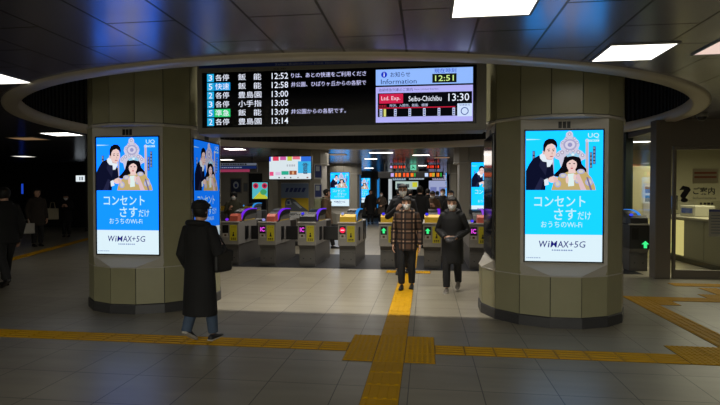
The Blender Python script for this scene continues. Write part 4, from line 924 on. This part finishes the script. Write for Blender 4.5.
    if scarf:
        b = MB(); b.tube([(.062 * h * math.cos(q), .0 + .06 * h * math.sin(q), H(.852)) for q in (2 * math.pi * i / 16 for i in range(17))], .03 * h, scarf, 8); b.tube([(.03 * h, -.07 * h, H(.84)), (.035 * h, -.10 * h, H(.76)), (.03 * h, -.10 * h, H(.66))], [.025 * h, .03 * h, .028 * h], scarf, 8, flat=.5); b.build('scarf', t)
    return t
def cloth(n, rgb, rough=.85, noise=.2, scale=12): return mat(n, rgb, rough, noise=noise, scale=scale, bump=.25)
C_blk = cloth('black_coat_cloth', (13, 13, 15)); C_down = cloth('black_down_cloth', (13, 13, 15), .7); C_navy = cloth('navy_black_cloth', (26, 27, 33)); C_brn = cloth('brown_cloth', (98, 76, 55)); C_olv = cloth('olive_cloth', (62, 60, 44)); C_tau = cloth('taupe_cloth', (78, 66, 54)); C_gry = cloth('grey_cloth', (70, 70, 74)); C_jean = cloth('blue_denim', (62, 78, 100)); C_khk = cloth('khaki_canvas', (136, 140, 108))
POCK = dict(e=(.165, .05, .64), w=(.12, -.05, .52), d=(-.4, -.3, -.8), p=(-1, 0, 0), hand=False)
PHONE = dict(e=(.14, -.02, .64), w=(.05, -.16, .70), d=(-.35, -.5, .6), p=(-.7, .3, .2), curl=.9)
HANG = dict(e=(.145, .03, .625), w=(.145, -.03, .475), d=(0, -.15, -1), p=(-1, 0, 0), curl=.6)
FOLD = dict(e=(.155, .03, .64), w=(.055, -.125, .575), d=(-.9, -.25, .0), p=(0, .9, -.2), curl=.7)
# the man in the long coat
person((-2.43, 5.27), 166, 1.53, 'person in a long black coat and cap walking away toward the gates', C_blk, .20, arms={1: dict(e=(.138, .03, .625), w=(.13, -.05, .50), d=(-.3, -.3, -.9), p=(-1, 0, 0), hand=False), -1: dict(e=(.185, .04, .645), w=(.11, -.12, .66), d=(-.3, -.4, .6), p=(-1, .2, 0), curl=1.2)},
       legs={1: (.13, .05), -1: (-.12, .0)}, trousers=C_jean, shoe=mat('dark_shoe', (28, 28, 32), .6), shoe_sole=M_sole, hair='short', mask=False, fine=True, hat='cap', bulk=1.12, flare=.7, hood=True)
t = thing('shoulder_bag', 'black shoulder bag hanging at the side of the long coated person', 'bag', (-2.20, 5.34, .76), R(70)); BM = mat('bag_leather', (20, 20, 22), .45)
b = MB(); b.box(-.125, .125, -.04, .04, 0, .22, BM, .03); b.build('body', t); b = MB(); b.prism([(-.044, .11), (-.05, .22), (.0, .235), (-.03, .22)], 'x', -.115, .115, BM); b.build('flap', t); b = MB(); b.tube([(-.10, 0, .20), (-.07, .05, .36), (-.02, .13, .50), (.03, .05, .36), (.10, 0, .20)], .010, BM, 6); b.build('strap', t)
# the two walkers coming out
person((-.32, 8.66), -3, 1.555, 'person in a brown plaid jacket and white mask walking toward the viewer', M_plaid, .415, arms={-1: HANG, 1: HANG}, legs={-1: (-.06, 0), 1: (.06, .0)}, fine=True, hair='short', head_tilt=4, bulk=1.02, hood=True, flare=.4)
person((.43, 8.50), -10, 1.565, 'person in a black hooded down coat holding gloves with both hands', C_down, .30, arms={-1: FOLD, 1: FOLD}, legs={-1: (-.08, 0), 1: (.17, .06)}, fine=True, hair='tied', female=True, head_tilt=4, bulk=1.1, hood=True, flare=.3, shoe=mat('grey_sneaker', (104, 98, 90), .7), shoe_sole=M_sole)
t = thing('gloves', 'dark grey gloves held at the waist of the black coated walker', 'gloves', (.39, 8.22, .83), R(-20)); b = MB(); b.tube([(-.09, 0, .05), (-.02, -.01, .06), (.05, -.005, .08), (.1, 0, .1)], [.03, .034, .028, .012], C_gry, 8, flat=.5); b.build('glove', t); b = MB(); b.tube([(-.07, -.02, .03), (.0, -.03, .03), (.08, -.02, .05)], [.025, .03, .01], C_gry, 8, flat=.5); b.build('glove', t)
person((-.46, 10.35), 0, 1.79, 'tall person with glasses and white mask right behind the plaid jacket', C_navy, .47, arms={-1: dict(e=(.17, .0, .63), w=(.06, -.14, .72), d=(-.5, -.2, .6), p=(-.4, .6, 0), curl=1.2), 1: HANG}, legs={-1: (-.1, 0), 1: (.1, 0)}, fine=True, hair='short', glasses=True, bulk=1.15)
# people beyond the gates
person((-2.90, 14.75), 105, 1.74, 'person with a khaki backpack walking behind the gates', C_brn, .42, arms={-1: HANG, 1: HANG}, legs={-1: (-.2, 0), 1: (.2, .05)}, mask=False, bulk=1.25)
t = thing('backpack', 'khaki backpack on the back of the brown jacketed person', 'backpack', (-2.90, 14.75, 1.0), R(105)); b = MB(); b.box(-.17, .17, .15, .35, 0, .46, C_khk, .06); b.build('body', t); b = MB(); b.box(-.12, .12, .355, .41, .04, .22, C_khk, .02); b.build('pocket', t)
for s_ in (-1, 1): b = MB(); b.tube([(s_ * .12, .18, .44), (s_ * .13, .03, .47), (s_ * .13, -.15, .36), (s_ * .15, .0, .12), (s_ * .14, .18, .06)], .016, C_khk, 6, flat=.5); b.build('strap', t)
person((-5.42, 14.0), 12, 1.66, 'person in a dark hat and olive jacket behind the gates', C_olv, .46, arms={-1: PHONE, 1: HANG}, hat='beanie', mask=True, bulk=1.1)
person((-2.88, 26.6), 15, 1.80, 'dark coated person standing before the farthest blue screen', C_blk, .28, arms={-1: HANG, 1: HANG}, mask=False, bulk=1.1)
person((-2.28, 26.4), -10, 1.68, 'person in a taupe coat standing beside the dark coated one', C_tau, .32, arms={-1: PHONE, 1: FOLD}, hair='bob', female=True, bulk=1.05)
person((.22, 16.8), -8, 1.70, 'person in a brown coat looking down at a phone in the crowd', C_brn, .32, arms={-1: PHONE, 1: PHONE}, hair='bob', female=True, head_tilt=15, bulk=1.1)
person((.70, 14.7), -20, 1.70, 'person with a grey scarf and mask behind the black down coat', C_blk, .34, arms={-1: FOLD, 1: FOLD}, hair='bob', female=True, bulk=1.1, scarf=C_gry)
person((.62, 19.2), -5, 1.78, 'dark clothed masked person between the phone reader and the scarf wearer', C_blk, .46, arms={-1: POCK, 1: POCK}, bulk=1.1)
person((-.18, 15.2), 170, 1.82, 'dark person seen from behind just past the tall man in glasses', C_blk, .36, arms={-1: HANG, 1: HANG}, mask=False, bulk=1.15)
person((-.62, 20.8), 180, 1.76, 'dark figure walking away down the middle of the passage', C_navy, .44, arms={-1: HANG, 1: HANG}, mask=False, legs={-1: (-.15, 0), 1: (.15, 0)})
person((.08, 21.5), 176, 1.80, 'dark figure walking away beneath the hanging sign bar', C_blk, .36, arms={-1: HANG, 1: HANG}, mask=False)
person((-1.25, 23.5), 184, 1.78, 'dark figure walking away on the blue screen side of the passage', C_navy, .42, arms={-1: HANG, 1: HANG}, mask=False, legs={-1: (.15, 0), 1: (-.15, 0)})
person((.55, 25.0), 180, 1.72, 'small dark figure far down the passage before the noticeboard', C_gry, .44, arms={-1: HANG, 1: HANG}, mask=False)
# the dark hall
person((-7.18, 7.95), 250, 1.72, 'dark clothed person walking at the edge of the dark hall', C_blk, .44, arms={-1: HANG, 1: HANG}, legs={-1: (-.2, 0), 1: (.22, .05)}, mask=False, bulk=1.1)
person((-11.75, 14.2), 60, 1.76, 'dark coated person with a paper bag waiting in the dark hall', cloth('dark_brown_cloth', (44, 36, 30)), .36, arms={-1: HANG, 1: HANG}, mask=False, bulk=1.1)
t = thing('paper_bag', 'white paper shopping bag held by the waiting dark coated person', 'bag', (-11.75, 13.8, .42), R(20)); b = MB(); PB = mat('white_paper', (190, 186, 178), .7); b.prism([(-.06, 0), (.06, 0), (.045, .30), (-.045, .30)], 'x', -.19, .19, PB); b.build('body', t)
for y in (-.03, .03): b = MB(); b.tube([(-.07, y, .29), (-.05, y * .5, .40), (.05, y * .5, .40), (.07, y, .29)], .006, PB, 6); b.build('handle', t)
person((-13.2, 17.4), 25, 1.60, 'masked person with a tote bag looking at a phone in the dark hall', C_blk, .34, arms={-1: PHONE, 1: PHONE}, hair='bob', female=True, head_tilt=15, bulk=1.1)
t = thing('tote_bag', 'pale canvas tote bag on the arm of the masked phone reader', 'bag', (-13.52, 17.1, .66), R(25)); b = MB(); TB = mat('canvas_pale', (196, 186, 158), .8); b.prism([(-.05, 0), (.05, 0), (.02, .40), (-.02, .40)], 'x', -.19, .19, TB); b.build('body', t)
for y in (-.018, .018): b = MB(); b.tube([(-.09, y, .39), (-.05, 0, .62), (.05, 0, .62), (.09, y, .39)], .010, TB, 6); b.build('handle', t)
person((-12.2, 17.8), 350, 1.66, 'dim standing figure half hidden by the poster column in the dark hall', C_blk, .44, arms={-1: HANG, 1: HANG}, bulk=1.1)
